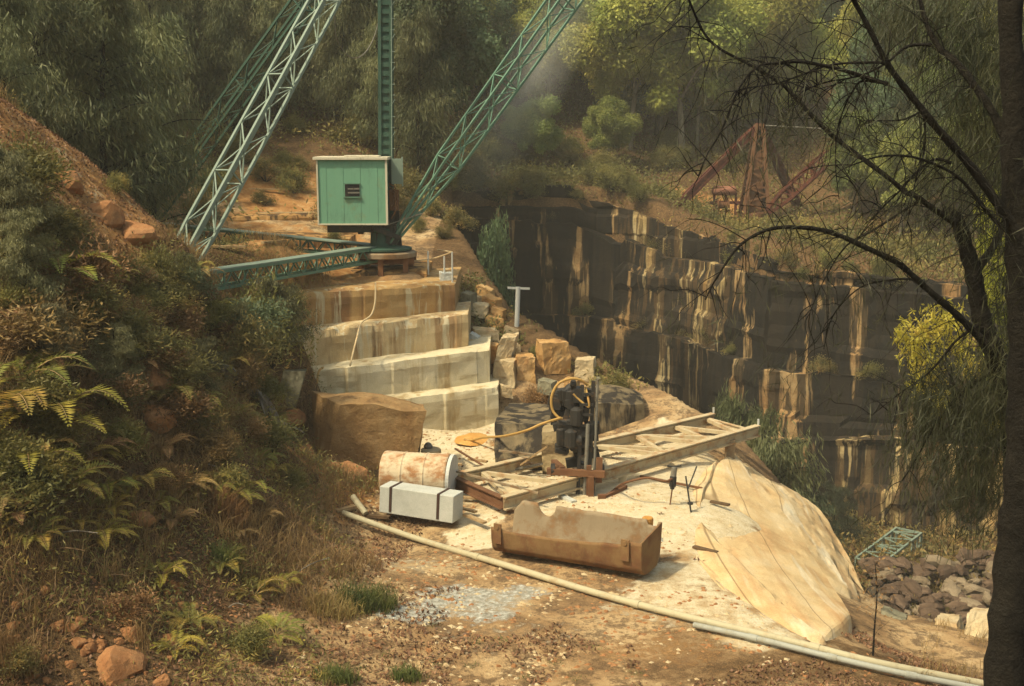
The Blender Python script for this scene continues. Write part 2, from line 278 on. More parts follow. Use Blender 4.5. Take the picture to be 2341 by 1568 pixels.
MT = {
 'bench_hi': stone('bench_hi', [(.25,(.30,.165,.06)),(.5,(.44,.27,.105)),(.8,(.54,.38,.18))], .9, (.20,.11,.048), (1.6,1.6,.12), .49, .62, (.52,.44,.27), (3.5,3.5,.25), .56, .62),
 'bench_mid': stone('bench_mid', [(.25,(.38,.26,.12)),(.5,(.54,.40,.21)),(.8,(.62,.50,.30))], .9, (.25,.16,.078), (2.2,2.2,.14), .50, .60, (.58,.51,.34), (4,4,.3), .54, .60),
 'bench_lo': stone('bench_lo', [(.25,(.52,.42,.25)),(.5,(.63,.54,.35)),(.8,(.70,.62,.44))], .8, (.33,.24,.12), (1.8,1.8,.16), .54, .66, (.42,.33,.19), (.6,.6,2.5), .54, .62),
 'slab': stone('slab', CREAM, .9, None, bump=.5, cracks=.5, csc=.5),
 'slope': stone('slope', [(.25,(.44,.26,.11)),(.5,(.60,.43,.22)),(.8,(.68,.56,.36))], .7, (.40,.24,.11), (2.0,.16,2.0), .52, .72, (.68,.60,.43), (1.2,.14,1.2), .56, .66, bump=.8, fiss=(.8,.05,.8)),
 'cliff': stone('cliff', [(.3,(.22,.11,.04)),(.5,(.34,.21,.09)),(.75,(.44,.33,.17))], .5, (.009,.008,.0065), (.55,.55,.07), .41, .45, (.020,.015,.010), (2.0,2.0,.13), .46, .53, bump=.6, grain=8, dist=.12),
 'cliff_pale': stone('cliff_pale', [(.3,(.27,.16,.06)),(.5,(.40,.29,.13)),(.75,(.48,.39,.22))], .5, (.022,.017,.012), (1.0,1.0,.07), .43, .475, (.09,.055,.025), (2.6,2.6,.17), .5, .55, bump=.6, grain=8, dist=.12),
 'bank': stone('bank', [(.25,(.28,.14,.05)),(.5,(.44,.25,.09)),(.8,(.52,.36,.16))], .7, (.07,.045,.025), (1.5,1.5,.15), .5, .56, (.16,.08,.03), (3,3,.3), .52, .6),
 'block_brown': stone('block_brown', [(.25,(.24,.135,.055)),(.5,(.36,.22,.095)),(.8,(.48,.33,.165))], 1.3, (.24,.135,.055), (2.5,2.5,.35), .50, .64, (.16,.09,.04), (1.2,1.2,5), .58, .68, bump=1.0, dist=.07),
 'block_pale': stone('block_pale', [(.25,(.36,.25,.13)),(.5,(.52,.40,.23)),(.8,(.62,.52,.34))], 1.3, (.3,.19,.09), (1.5,1.5,1.5), .54, .7, bump=.7),
 'block_orange': stone('block_orange', [(.25,(.36,.18,.06)),(.5,(.50,.29,.11)),(.8,(.58,.42,.22))], 1.2, (.25,.13,.05), (1.5,1.5,1), .55, .7, bump=.7),
 'block_grey': stone('block_grey', [(.25,(.13,.12,.08)),(.5,(.22,.20,.13)),(.8,(.32,.29,.19))], 1.3, (.09,.08,.05), (1.5,1.5,.5), .5, .65, bump=.6),
 'block_dark': stone('block_dark', [(.25,(.08,.065,.04)),(.5,(.17,.13,.075)),(.8,(.34,.25,.13))], 1.4, (.03,.025,.02), (2,2,.3), .46, .54, bump=.8),
 'boulder': stone('boulder', [(.25,(.24,.10,.04)),(.5,(.36,.17,.07)),(.8,(.44,.26,.12))], 2, (.13,.06,.03), (2,2,2), .55, .7, bump=.8),
 'rubble': stone('rubble', [(.25,(.055,.036,.024)),(.5,(.13,.085,.055)),(.8,(.26,.175,.11))], 1, (.03,.02,.017), (1,1,1), .5, .65, bump=.7),
 'rubble_tan': stone('rubble_tan', [(.25,(.13,.095,.06)),(.5,(.25,.19,.12)),(.8,(.38,.30,.2))], 1, (.08,.055,.035), (1,1,1), .5, .65, bump=.7),
 'white_stone': stone('white_stone', [(.25,(.40,.40,.345)),(.5,(.48,.48,.42)),(.8,(.56,.55,.49))], 2, None, bump=.3, gmix=.25),
 'green': metal('green', (.095,.19,.125), (.13,.06,.025), .60, .72, .55, 2.0),
 'green_cab': metal('green_cab', (.135,.29,.185), (.11,.15,.08), .56, .72, .7, 1.6, dirt=(.08,.15,.10), bump=.12),
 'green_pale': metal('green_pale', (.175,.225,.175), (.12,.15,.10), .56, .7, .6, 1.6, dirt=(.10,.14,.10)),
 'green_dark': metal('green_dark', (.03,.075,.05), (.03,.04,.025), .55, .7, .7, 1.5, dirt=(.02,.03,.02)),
 'roofcream': metal('roofcream', (.52,.47,.34), (.25,.15,.06), .58, .7, .7, 2.5),
 'rust': metal('rust', (.15,.068,.028), (.09,.038,.016), .45, .6, .85, 2.2, dirt=(.08,.04,.02)),
 'rust_red': metal('rust_red', (.075,.016,.009), (.095,.03,.012), .5, .6, .85, 1.5, dirt=(.05,.022,.015)),
 'rust_pale': metal('rust_pale', (.25,.19,.115), (.14,.08,.036), .46, .60, .85, 2.2, dirt=(.17,.11,.06), bump=.5),
 'rust_bin': metal('rust_bin', (.20,.115,.045), (.11,.05,.02), .44, .58, .85, 2.0, dirt=(.085,.045,.02), bump=.6),
 'drum': metal('drum', (.56,.45,.29), (.26,.13,.055), .45, .60, .8, 3.0, sscale=(.7,1,1), dirt=(.3,.15,.06)),
 'cream_steel': metal('cream_steel', (.45,.36,.215), (.24,.13,.055), .50, .64, .7, 2.0, dirt=(.2,.13,.07)),
 'iron': metal('iron', (.022,.02,.017), (.06,.035,.018), .55, .68, .6, 5, dirt=(.03,.02,.015)),
 'iron_pale': metal('iron_pale', (.16,.15,.12), (.07,.045,.025), .52, .65, .6, 5),
 'pipe': metal('pipe', (.40,.35,.22), (.24,.17,.09), .55, .7, .7, 2.5, dirt=(.16,.12,.07)),
 'pipe_grey': metal('pipe_grey', (.30,.30,.25), (.18,.16,.11), .55, .7, .65, 2.5, dirt=(.12,.11,.08)),
 'galv': metal('galv', (.52,.52,.47), (.35,.33,.27), .55, .7, .6, 2, dirt=(.2,.2,.17)),
 'hose_y': metal('hose_y', (.40,.24,.065), (.35,.18,.05), .55, .7, .6, 4, dirt=(.25,.15,.05)),
 'rope': metal('rope', (.55,.42,.24), (.4,.28,.14), .5, .7, .9, 4),
 'strap': metal('strap', (.05,.025,.018), (.03,.02,.015), .5, .7, .7, 4),
 'window': metal('window', (.012,.012,.012), (.03,.02,.01), .6, .8, .3, 4),
 'wood': stone('wood', [(.25,(.22,.13,.06)),(.5,(.36,.24,.12)),(.8,(.48,.36,.20))], 6, None, bump=.4),
 'wood_dark': stone('wood_dark', [(.25,(.06,.04,.02)),(.5,(.12,.075,.04)),(.8,(.2,.13,.07))], 6, None, bump=.4),
 'log': stone('log', [(.25,(.12,.10,.075)),(.5,(.22,.19,.15)),(.8,(.34,.30,.25))], 3, (.06,.05,.04), (6,1,1), .5, .6, bump=.9),
 'bark': stone('bark', [(.3,(.012,.010,.008)),(.6,(.026,.022,.016)),(.85,(.05,.042,.03))], 3, None, sscale=(4,4,.5), bump=1.0, grain=20, dist=.06),
 'bark_pale': stone('bark_pale', [(.3,(.16,.13,.09)),(.6,(.30,.26,.19)),(.85,(.42,.37,.28))], 1.5, (.06,.045,.03), (3,3,.4), .5, .65, bump=.7),
 'orange_sand': stone('orange_sand', [(.3,(.48,.22,.05)),(.6,(.62,.34,.10)),(.8,(.66,.46,.2))], 3, None, bump=.7),
 'gum': leafmat('gum', [(.3,(0.099,0.142,0.039)),(.5,(0.198,0.230,0.057)),(.7,(0.330,0.338,0.083))], .45, .4),
 'gum_sunlit': leafmat('gum_sunlit', [(.3,(0.162,0.198,0.045)),(.5,(0.298,0.309,0.063)),(.7,(0.472,0.420,0.101))], .45, .42),  # gum leaves with sunlight put into a brighter yellow-green
 'gum_shaded': leafmat('gum_shaded', [(.3,(0.053,0.090,0.044)),(.5,(0.093,0.135,0.061)),(.7,(0.145,0.186,0.072))], .45, .3),  # gum leaves with shade put into a darker blue-green
 'olive': leafmat('olive', [(.3,(0.070,0.084,0.038)),(.5,(0.133,0.142,0.061)),(.7,(0.218,0.208,0.086))], .5, .3),
 'fern': leafmat('fern', [(.3,(0.110,0.132,0.030)),(.5,(0.234,0.218,0.045)),(.7,(0.468,0.322,0.060))], 1.6, .4, .03),
 'fern_gold': leafmat('fern_gold', [(.3,(.17,.16,.03)),(.5,(.32,.26,.045)),(.7,(.44,.29,.06))], 1.6, .4, .02),
 'dead': leafmat('dead', [(.3,(0.098,0.060,0.026)),(.5,(0.215,0.124,0.048)),(.7,(0.391,0.231,0.084))], 1.0, .2),
 'straw': leafmat('straw', [(.3,(0.149,0.100,0.040)),(.5,(0.312,0.208,0.079)),(.7,(0.505,0.354,0.144))], .8, .3),
 'litter': leafmat('litter', [(.3,(.045,.026,.014)),(.5,(.13,.065,.03)),(.7,(.30,.17,.08))], 3.0, .1),
 'bush': leafmat('bush', [(.3,(0.078,0.087,0.031)),(.5,(0.190,0.166,0.052)),(.7,(0.445,0.297,0.087))], 1.2, .35),
 'bush_blue': leafmat('bush_blue', [(.3,(0.084,0.111,0.055)),(.5,(0.140,0.169,0.083)),(.7,(0.210,0.234,0.110))], 1.0, .3),
 'scrub': leafmat('scrub', [(.3,(0.070,0.080,0.025)),(.5,(0.169,0.154,0.044)),(.7,(0.352,0.259,0.074))], .35, .3),
 'grass': leafmat('grass', [(.3,(.055,.085,.022)),(.5,(.11,.145,.038)),(.7,(.22,.22,.065))], 2.0, .35),
 'yellow': leafmat('yellow', [(.3,(.22,.24,.03)),(.5,(.42,.40,.05)),(.7,(.60,.50,.10))], 1.2, .5),  # sunlight on the sapling leaves is put into this colour
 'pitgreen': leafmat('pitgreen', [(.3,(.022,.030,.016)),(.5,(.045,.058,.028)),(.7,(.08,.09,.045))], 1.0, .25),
 'wisp': leafmat('wisp', [(.3,(.075,.072,.036)),(.5,(.145,.135,.062)),(.7,(.25,.22,.10))], 1.2, .35),
 'dusky': leafmat('dusky', [(.3,(0.033,0.039,0.020)),(.5,(0.061,0.064,0.029)),(.7,(0.099,0.094,0.039))], 1.2, .25),
}
def ground_mat():
    m, nt_, b = mat_new('earth', .95, .08); t = NT(nt_)
    at = t.n('ShaderNodeVertexColor'); at.layer_name = 'zone'; sp = t.n('ShaderNodeSeparateColor'); t.l(at.outputs[0], sp.inputs[0])
    n1 = t.noise(.55, 8, .68); n2 = t.noise(2.3, 7, .7); n3 = t.noise(9, 5, .7); n4 = t.noise(38, 3, .7)
    base = t.ramp(n1, [(.32,(.16,.10,.052)),(.45,(.31,.19,.09)),(.56,(.46,.31,.155)),(.70,(.56,.43,.25))])
    base = t.mix(t.ramp(t.math('ADD', t.math('MULTIPLY', n2, .6), t.math('MULTIPLY', n3, .4)), [(.47, 0.0), (.56, .85)]), base, t.ramp(n4, [(.3,(.07,.045,.025)),(.7,(.20,.13,.075))]))
    pale = t.ramp(n2, [(.3,(.50,.38,.21)),(.5,(.64,.53,.34)),(.75,(.72,.64,.46))])
    pale = t.mix(t.ramp(n3, [(.52, 0.0), (.7, .5)]), pale, (.36,.24,.12))
    litter = t.ramp(t.math('ADD', t.math('MULTIPLY', n3, .55), t.math('MULTIPLY', n4, .45)), [(.36,(.035,.024,.014)),(.5,(.12,.07,.032)),(.62,(.22,.13,.058)),(.76,(.34,.23,.12))])
    orange = t.ramp(n2, [(.3,(.26,.11,.035)),(.55,(.42,.22,.08)),(.75,(.56,.40,.2))])
    wet = t.ramp(n3, [(.3,(.16,.15,.12)),(.5,(.34,.32,.26)),(.7,(.62,.60,.52))])
    def mask(ch, sharp=.18):
        return t.ramp(t.math('ADD', ch, t.math('MULTIPLY', t.math('SUBTRACT', t.math('ADD', t.math('MULTIPLY', n2, .6), t.math('MULTIPLY', n3, .4)), .5), 1.5)), [(.5-sharp, 0.0), (.5+sharp, 1.0)])
    c = t.mix(mask(sp.outputs[1]), base, litter)
    c = t.mix(mask(sp.outputs[2]), c, orange)
    c = t.mix(mask(sp.outputs[0], .12), c, pale)
    aw = t.n('ShaderNodeAttribute'); aw.attribute_name = 'wet'
    c = t.mix(mask(aw.outputs['Fac'], .12), c, wet)
    c = t.mix(.3, c, t.ramp(n4, [(.3, .4), (.7, 1.0)]), 'MULTIPLY')
    t.l(c, b.inputs['Base Color'])
    t.bump(t.math('ADD', t.math('MULTIPLY', n3, .7), t.math('MULTIPLY', n4, .35)), b, .8, .08)
    return m
MT['ground'] = ground_mat()

# ------------------------------------------------------------------ terrain sheet
def axis(*seg):
    out = []
    for a, b, s in seg: out += list(np.arange(a, b, s))
    return np.array(out)
gx = np.concatenate([axis((-92,-40,4),(-40,-18,.8),(-18,-10,.3),(-10,11,.15),(11,20,.3),(20,45,.7),(45,95,3))])
gy = np.concatenate([axis((-14,8,2),(8,14,.5),(14,40,.15),(40,60,.35),(60,95,.7),(95,140,1.5),(140,210,5))])
XX, YY = np.meshgrid(gx, gy); ZZ = H(XX, YY)
nx_, ny_ = len(gx), len(gy)
me = bpy.data.meshes.new('ground'); me.vertices.add(nx_*ny_)
me.vertices.foreach_set('co', np.stack([XX, YY, ZZ], -1).astype(np.float32).reshape(-1))
ii = (np.arange(ny_-1)[:, None]*nx_+np.arange(nx_-1)[None, :]).reshape(-1)
fq = np.stack([ii, ii+1, ii+1+nx_, ii+nx_], 1).astype(np.int32)
me.loops.add(len(fq)*4); me.loops.foreach_set('vertex_index', fq.reshape(-1)); me.polygons.add(len(fq)); me.polygons.foreach_set('loop_start', np.arange(0, len(fq)*4, 4, dtype=np.int32))
me.update(calc_edges=True); me.polygons.foreach_set('use_smooth', np.ones(len(fq), bool))
def blob(px, py, rx, ry, z=0.0, s=1.0):
    c = G(px, py, z); return s*(1-sstep(.5, 1.2, np.hypot((XX-c.x)/rx, (YY-c.y)/ry)+noise2(XX, YY, .9, 41)*1.1+noise2(XX, YY, .3, 42)*.5))
def mx(*a):
    o = a[0]
    for q in a[1:]: o = np.maximum(o, q)
    return o
pale = mx(blob(1050,1060,2.0,3.0), blob(1230,1110,2.4,2.6), blob(1450,1085,3.2,3.2), blob(1560,1060,2.0,3.5), blob(1380,1160,3.0,2.4), blob(1020,985,2.6,2.2), blob(1100,1190,.9,1.4), blob(1560,1230,1.2,2.0,0,.75), blob(1620,1150,1.8,3.4), blob(1600,1240,1.0,2.0,0,.7), blob(1610,1340,1.7,2.4,0,.58), blob(1740,1440,1.0,1.4,0,.6), blob(1500,1390,1.2,.8,0,.45), .34*(1-sstep(.5,1.2,np.hypot((XX+10.8)/2.0,(YY-31)/5)+noise2(XX,YY,1.0,43))), blob(1180,1440,2.6,.8,0,.32), blob(930,1280,1.4,1.2,0,.4), blob(1080,1500,1.6,.6,0,.3))
leafy = np.where(XX < -2.9-(24-YY)*.12, 1, 0)*(YY < 38)*sstep(.15, 1.0, ZZ)*.95
leafy = mx(leafy, .7*(XX > -3.2)*(XX < 6)*(YY > 39.5)*(YY < 60), sstep(54, 60, YY), sstep(12, 20, XX)*(ZZ > -6)*.8, np.where(ZZ < -5, .75, 0), .62*(YY < 21)*sstep(16, 19, YY)*(.6+.4*sstep(1,4,XX)), sstep(17, 13, YY))
orange_ = mx(blob(760,1120,1.6,2.6,0,.8), blob(620,370,5,6,8,1), blob(680,460,4,4,6,.95), 1.0*(1-sstep(.7,1.3,np.hypot((XX+11.0)/2.2,(YY-30.5)/4.5))), .8*(1-sstep(.6,1.2,np.hypot((XX+8)/4.5,(YY-42)/5))), .40*blob(1620,1360,1.6,2.2), .4*blob(1500,1480,1.6,1), .3*blob(1250,1470,2,.7),
             .75*(1-sstep(.6,1.2,np.hypot((XX-14)/4,(YY-86)/4))))
wet = mx(blob(1060,1375,1.7,1.0,0,.62), blob(960,1400,1.1,.7,0,.66), blob(890,1410,.5,.35,0,.8), blob(1180,1360,.7,.8,0,.6))
ca = me.color_attributes.new('zone', 'FLOAT_COLOR', 'POINT')
ca.data.foreach_set('color', np.stack([pale, leafy*(1-pale), orange_*(1-pale), np.ones_like(pale)], -1).astype(np.float32).reshape(-1))
wa = me.attributes.new('wet', 'FLOAT', 'POINT'); wa.data.foreach_set('value', wet.astype(np.float32).reshape(-1))
ground = link_mesh('ground', me, MT['ground']); tag(ground, 'sandy orange quarry ground rising to leaf-littered banks and hills', None, kind='structure')

# ------------------------------------------------------------------ quarry cliff across the pit (sawn benches)
def poly_sample(poly, step):
    out = []; s = 0
    for i in range(len(poly)-1):
        a, b = Vector(poly[i]).to_3d(), Vector(poly[i+1]).to_3d(); L = (b-a).length; n = max(1, int(L/step))
        for k in range(n):
            out.append((a.lerp(b, k/n), s+L*k/n))
        s += L
    out.append((Vector(poly[-1]).to_3d(), s)); return out
cs = poly_sample(CLIFF, .35); nrm = []
for i in range(len(cs)):
    d = (cs[min(i+2, len(cs)-1)][0]-cs[max(i-2, 0)][0]).normalized(); nrm.append(Vector((-d.y, d.x, 0)))   # points away from the pit
u0 = [c[1] for c in cs]
def lerp_tab(u, tab): return float(np.interp(u, [q[0] for q in tab], [q[1] for q in tab]))
uA = 12.7+8.7                                     # arc length where the straight back wall ends
T1 = [(0,5.6),(12,5.3),(uA-.9,5.3),(uA-.5,4.5),(uA+5,3.0),(uA+9,2.2),(uA+15,1.4),(uA+26,1.0),(80,.8)]
T2 = [(0,3.0),(uA-.9,3.0),(uA+1,2.0),(uA+5.5,.95),(uA+14,.6),(80,0)]
T3 = [(0,-3.2),(uA,-3.6),(uA+6,-4.2),(uA+15,-4.5),(80,-5)]
T4 = [(0,-9),(uA+6,-8.6),(uA+18,-8.3),(uA+24,-7.6),(80,-7.5)]
def cliff_strip(name, tab0, tab1, off0, ledge, mat, seed):
    """one sawn tier: face from tab0 (bottom) to tab1 (top), then a ledge going back"""
    V = []; nr = None
    for i, (p, u) in enumerate(cs):
        z0, z1 = lerp_tab(u, tab0), lerp_tab(u, tab1)
        z1 += .55*float(noise2(math.floor(u/2.9+seed), 3, 1, seed+11, 1))+.25*float(noise2(u, 5, .7, seed+12, 2))
        col = []
        zs = np.linspace(z0-.4, z1, 14)
        for z in zs:
            pan = float(noise2(math.floor(u/2.3+seed), math.floor((z+40)/1.25+seed*.3), 1.0, seed, 1)); big = float(noise2(math.floor(u/4.7+seed*.37), math.floor((z+40)/3.1+seed*.7), 1.0, seed+9, 1))
            jit = pan*.5+big*1.3+float(noise2(u, z, .8, seed+3, 2))*.12
            q = p+nrm[i]*(off0+jit); col.append((q.x, q.y, z))
        for k, lb in enumerate((.15, .6, 1.0)):
            q = p+nrm[i]*(off0+ledge*lb+.1); col.append((q.x, q.y, z1+.04+float(noise2(u, k*3.0, 1.2, seed+5, 2))*.25*lb))
        V.append(col); nr = len(col)
    vs = [v for c in V for v in c]; fs = []
    for i in range(len(V)-1):
        for k in range(nr-1): fs.append((i*nr+k, (i+1)*nr+k, (i+1)*nr+k+1, i*nr+k+1))
    me = bpy.data.meshes.new(name); me.from_pydata(vs, [], fs); me.update()
    o = link_mesh(name, me, mat); o.data.materials.append(MT['cliff_pale'])
    if name:
        lo_, hi_ = {'cliff_face': (uA+3.5, uA+11), 'cliff_base': (uA+5.5, uA+9.5), 'cliff_top': (uA+1, uA+6), 'cliff_foot': (uA+21, uA+60)}[name]
        me.polygons.foreach_set('material_index', [1 if lo_ < cs[i][1] < hi_ else 0 for i in range(len(V)-1) for k in range(nr-1)])
    return o
PB = [(0,PITZ-.5),(80,PITZ-.5)]
for nm, a, b_, o_, ld, mt_, sd_, lab in [
    ('cliff_foot', PB, T4, 0, 1.0, 'cliff', 1, 'ochre streaked lowest sawn bench of the far quarry wall'),
    ('cliff_base', T4, T3, .35, 1.6, 'cliff', 2, 'black stained lower sawn bench of the far quarry wall'),
    ('cliff_face', T3, T2, 1.1, 1.7, 'cliff', 3, 'black stained sawn rock face of the far quarry wall'),
    ('cliff_top', T2, T1, 2.0, 4.0, 'cliff', 4, 'top sawn bench of the far quarry wall below the scrub')]:
    o = cliff_strip(nm, a, b_, o_, ld, MT[mt_], sd_); tag(o, lab, None, kind='structure')

# ------------------------------------------------------------------ pale sandstone benches under the green crane
def bench(name, fl, fr, zb, back, mat, seed, label):
    fl, fr = Vector(fl), Vector(fr); n = 90; V = []; d = (fr-fl); nb = Vector((-d.y, d.x, 0)).normalized()
    prof_n = 9
    for i in range(n+1):
        t = i/n; p = fl.lerp(fr, t); col = []
        cut = .16*float(noise2(math.floor(t*4.3+seed), 0, 1, seed, 1)); chip = max(0, float(noise2(t*11, 7, 1, seed+8, 2))-.12)*.9
        for k in range(prof_n):
            z = zb+(p.z-zb)*k/(prof_n-1)
            q = p+nb*(cut+.09*float(noise2(t*9, z*3, 1, seed+2, 3))+(.05+chip*.5 if k == prof_n-1 else 0)); col.append((q.x, q.y, z+(.12*float(noise2(t*12, 3, 1, seed+4, 3))-chip*.35 if k == prof_n-1 else 0)))
        for kk, bk in enumerate((.3, 1.2, back)):
            q = p+Vector((0, 1, 0))*bk if t > .5 else p+nb*bk
            col.append((q.x, q.y, p.z+.05+.08*float(noise2(t*9, kk*2.3, 1, seed+6, 2))))
        V.append(col)
    nr = len(V[0]); vs = [v for c in V for v in c]; fs = []
    for i in range(n):
        for k in range(nr-1): fs.append((i*nr+k, (i+1)*nr+k, (i+1)*nr+k+1, i*nr+k+1))
    b = len(vs)                                           # right end wall
    last = V[-1]; vs += [(last[-1][0], last[-1][1], zb)]
    fs.append(tuple(n*nr+k for k in range(nr))+(b,))
    first = V[0]; vs += [(first[-1][0], first[-1][1], zb)]
    fs.append(tuple(k for k in range(nr))[::-1]+(b+1,))
    me = bpy.data.meshes.new(name); me.from_pydata(vs, [], fs); me.update()
    return tag(link_mesh(name, me, mat), label, None, kind='structure')
bench('rock_bench', P(640,672,37.0), P(1040,652,39.7), 2.4, 5.0, MT['bench_hi'], 11, 'brown streaked topmost sandstone bench beneath the green crane')
bench('rock_bench', P(655,764,36.2), P(1069,720,39.0), 1.2, 3.0, MT['bench_mid'], 12, 'second sandstone bench with brown and cream streaks')
bench('rock_bench', P(690,856,35.5), P(1119,800,38.3), .2, 3.0, MT['bench_lo'], 13, 'third pale sandstone bench below the streaked ones')
bench('rock_bench', P(720,940,34.9), P(1139,885,37.6), -.8, 3.0, MT['bench_lo'], 14, 'lowest cream sandstone bench at the quarry floor')
bench('rock_bench', P(690,628,40.0), P(975,620,41.2), 3.6, 3.0, MT['bank'], 15, 'low layered rock ledge right under the crane base')
bench('rock_ledge', P(425,530,46.9), P(800,547,48.4), 3.6, 2.4, MT['bank'], 16, 'streaked orange rock ledge behind the crane sills')
bench('rock_ledge', P(470,500,50.3), P(770,488,52.0), 4.6, 2.2, MT['bank'], 17, 'upper crumbling orange rock ledge behind the crane')
# ------------------------------------------------------------------ smooth pale rock slope running down to the pit
A_ = [G(1540,1062), G(1500,1200), G(1570,1320), G(1740,1440), G(1890,1497)]
B_ = [G(1640,1037,-.02), G(1588,1185,.02), G(1665,1290,0), G(1790,1402,-.05), G(1915,1488,-.05)]
D_ = [P(1695,1045,35.2), P(1832,1100,35.0), P(1903,1190,33.0), P(1972,1335,28.0), P(1990,1440,23.5)]
C_ = [b.lerp(d, .5)+Vector((0,0,.22)) for b, d in zip(B_, D_)]
E_ = [d+Vector((.5,.5,-1.2)) for d in D_]; F_ = [d+Vector((1.4,1.0,-9)) for d in D_]
NT0 = 22
rows = [spline([a-Vector((0,0,.45)) for a in A_], NT0), spline([b+Vector((0,0,.03)) for b in B_], NT0), spline(C_, NT0), spline(D_, NT0), spline(E_, NT0), spline(F_, NT0)]
vs = []; NJ = len(rows[0]); NSS = 20
for j in range(NJ):
    t_ = j/(NJ-1); r_ = [rows[k][j].copy() for k in range(6)]; cl = float(sstep(.72, 1.0, t_))
    r_[4] = r_[3]+Vector((.5*(1-cl)+.6*cl, .5*(1-cl), -1.2*(1-cl)-.12*cl)); r_[5] = r_[3]+Vector((1.4, 1.0*(1-cl), -9*(1-cl)-.55*cl))
    for k, q in enumerate(spline(r_, NSS)):
        s_ = k/NSS; z = q.z; x = q.x
        if s_ < 4:
            wv = .10*float(noise2(t_*3, 0, 1, 51, 3)); lay = 0
            for e_, hh_ in ((.70,.06),(1.12,.10),(2.12,.30),(2.55,.20),(2.85,.22)): lay += -hh_*float(sstep(e_-.02, e_+.02, s_+wv*(1 if e_ > 1 else .5)+.06*float(noise2(t_*30, e_*9, 1, 52, 2))))
            z += lay+.30*max(0, min(s_, 3)-.4)/1.0*(1 if s_ < 3 else 1)*.42+.05*float(noise2(x*1.2, q.y*.35, 1, 21, 2))+.045*float(noise2(x, q.y*.5, .3, 22, 3))*(1+2*(s_ > 2.1))
        z -= .55*float(sstep(.90, 1.0, t_))+.35*(1-float(sstep(0, .07, t_)))*(s_ < 2.6)
        vs.append((x+.14*float(noise2(q.y*.8, s_*3, 1, 9, 3)), q.y, z))
nr = len(vs)//NJ
fs = [(j*nr+k, (j+1)*nr+k, (j+1)*nr+k+1, j*nr+k+1) for j in range(NJ-1) for k in range(nr-1)]
me = bpy.data.meshes.new('rock_slope'); me.from_pydata(vs, [], fs); me.update()
tag(link_mesh('rock_slope', me, MT['slope']), 'smooth pale tan rock slope falling away to the pit', None, kind='structure')
#=====PART3
# ------------------------------------------------------------------ green derrick crane
def lattice(a, b, wa, wb, n, chord=.06, brace=.035, up=(0,0,1), ends=None):
    """four angle-iron chords with zigzag lacing on all faces, one mesh; ends: (length, tip width) taper at both ends"""
    m = MB(); a, b = Vector(a), Vector(b); d, r, u = m.frame(a, b, Vector(up)); L = (b-a).length
    def wid(t):
        w_ = wa+(wb-wa)*t
        if ends:
            e = min(t*L, (1-t)*L)
            if e < ends[0]: w_ = ends[1]+(w_-ends[1])*e/ends[0]
        return w_
    ring = []
    for i in range(n+1):
        t = i/n; p = a.lerp(b, t); h = wid(t)/2; ring.append([p-r*h-u*h, p+r*h-u*h, p+r*h+u*h, p-r*h+u*h])
    for i in range(n):
        for k in range(4):
            m.bar(ring[i][k], ring[i+1][k], chord, chord, u)
            k2 = (k+1) % 4
            m.bar(ring[i][k] if (i+k) % 2 else ring[i][k2], ring[i+1][k2] if (i+k) % 2 else ring[i+1][k], brace, brace*.6, u)
            if i % 4 == 0: m.bar(ring[i][k], ring[i][k2], brace, brace, d)
    for k in range(4): m.bar(ring[n][k], ring[n][(k+1) % 4], chord*.8)
    return m
CR = P(884, 598, 41.8)
crane = thing('derrick_crane', CR, 'tall green stiff-leg derrick crane with square winch cab on the sandstone benches', 'crane')
MTOP = Vector((CR.x+.18, CR.y, 17.2))
m = MB(); hw = .19
for sx in (-1, 1):
    for sy in (-1, 1): m.bar(CR+Vector((sx*hw, sy*hw, .9)), MTOP+Vector((sx*hw, sy*hw, 0)), .11)
for i in range(40):
    z0 = CR.z+.9+i*(MTOP.z-CR.z-.9)/40
    x0 = CR.x+.18*(z0-CR.z)/(MTOP.z-CR.z)
    for sy in (-1, 1): m.bar((x0-hw, CR.y+sy*hw, z0), (x0+hw, CR.y+sy*hw, z0), .03, .16)
    for sx in (-1, 1): m.bar((x0+sx*hw, CR.y-hw, z0+.1), (x0+sx*hw, CR.y+hw, z0+.3), .05)
m.bar(CR+Vector((0, 0, .9)), MTOP, .30, .30)
m.build('mast', MT['green_dark'], crane)
m = MB()
for k in range(26):
    z0 = CR.z+3.2+k*.36; m.bar((CR.x+.24+.005*k, CR.y-.30, z0), (CR.x+.38+.005*k, CR.y-.30, z0+(.22 if k % 3 == 0 else .0)), .022)
m.tube([(CR.x+.26, CR.y-.31, CR.z+2.9), (CR.x+.40, CR.y-.31, MTOP.z)], .018, 6)
m.build('ladder', MT['green_pale'], crane)
FOOT1 = P(392, 662, 32.6); FOOT2 = P(330, 530, 48.0)
HEAD = MTOP+Vector((-.1, -.1, -.3))
def leg_axis(f): return f
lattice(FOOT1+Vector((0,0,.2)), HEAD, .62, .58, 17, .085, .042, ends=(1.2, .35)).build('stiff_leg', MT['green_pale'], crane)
o = lattice(FOOT2+Vector((0,0,.3)), HEAD, .62, .58, 17, .085, .045, ends=(1.2, .35)).build('stiff_leg', MT['green_dark'], crane); o['label'] = 'green stiff leg coloured darker for the shade of the trees'  # tree shade on this leg is put into its darker green
S0 = CR+Vector((-.35, -.1, .30))
lattice(FOOT1+Vector((.2, .3, .1)), S0+Vector((0,-.25,0)), .50, .42, 26, .085, .045).build('sill', MT['green'], crane)
lattice(FOOT2+Vector((.3, -.1, .1)), S0+Vector((-.1,.2,.05)), .50, .42, 28, .085, .045).build('sill', MT['green_dark'], crane)
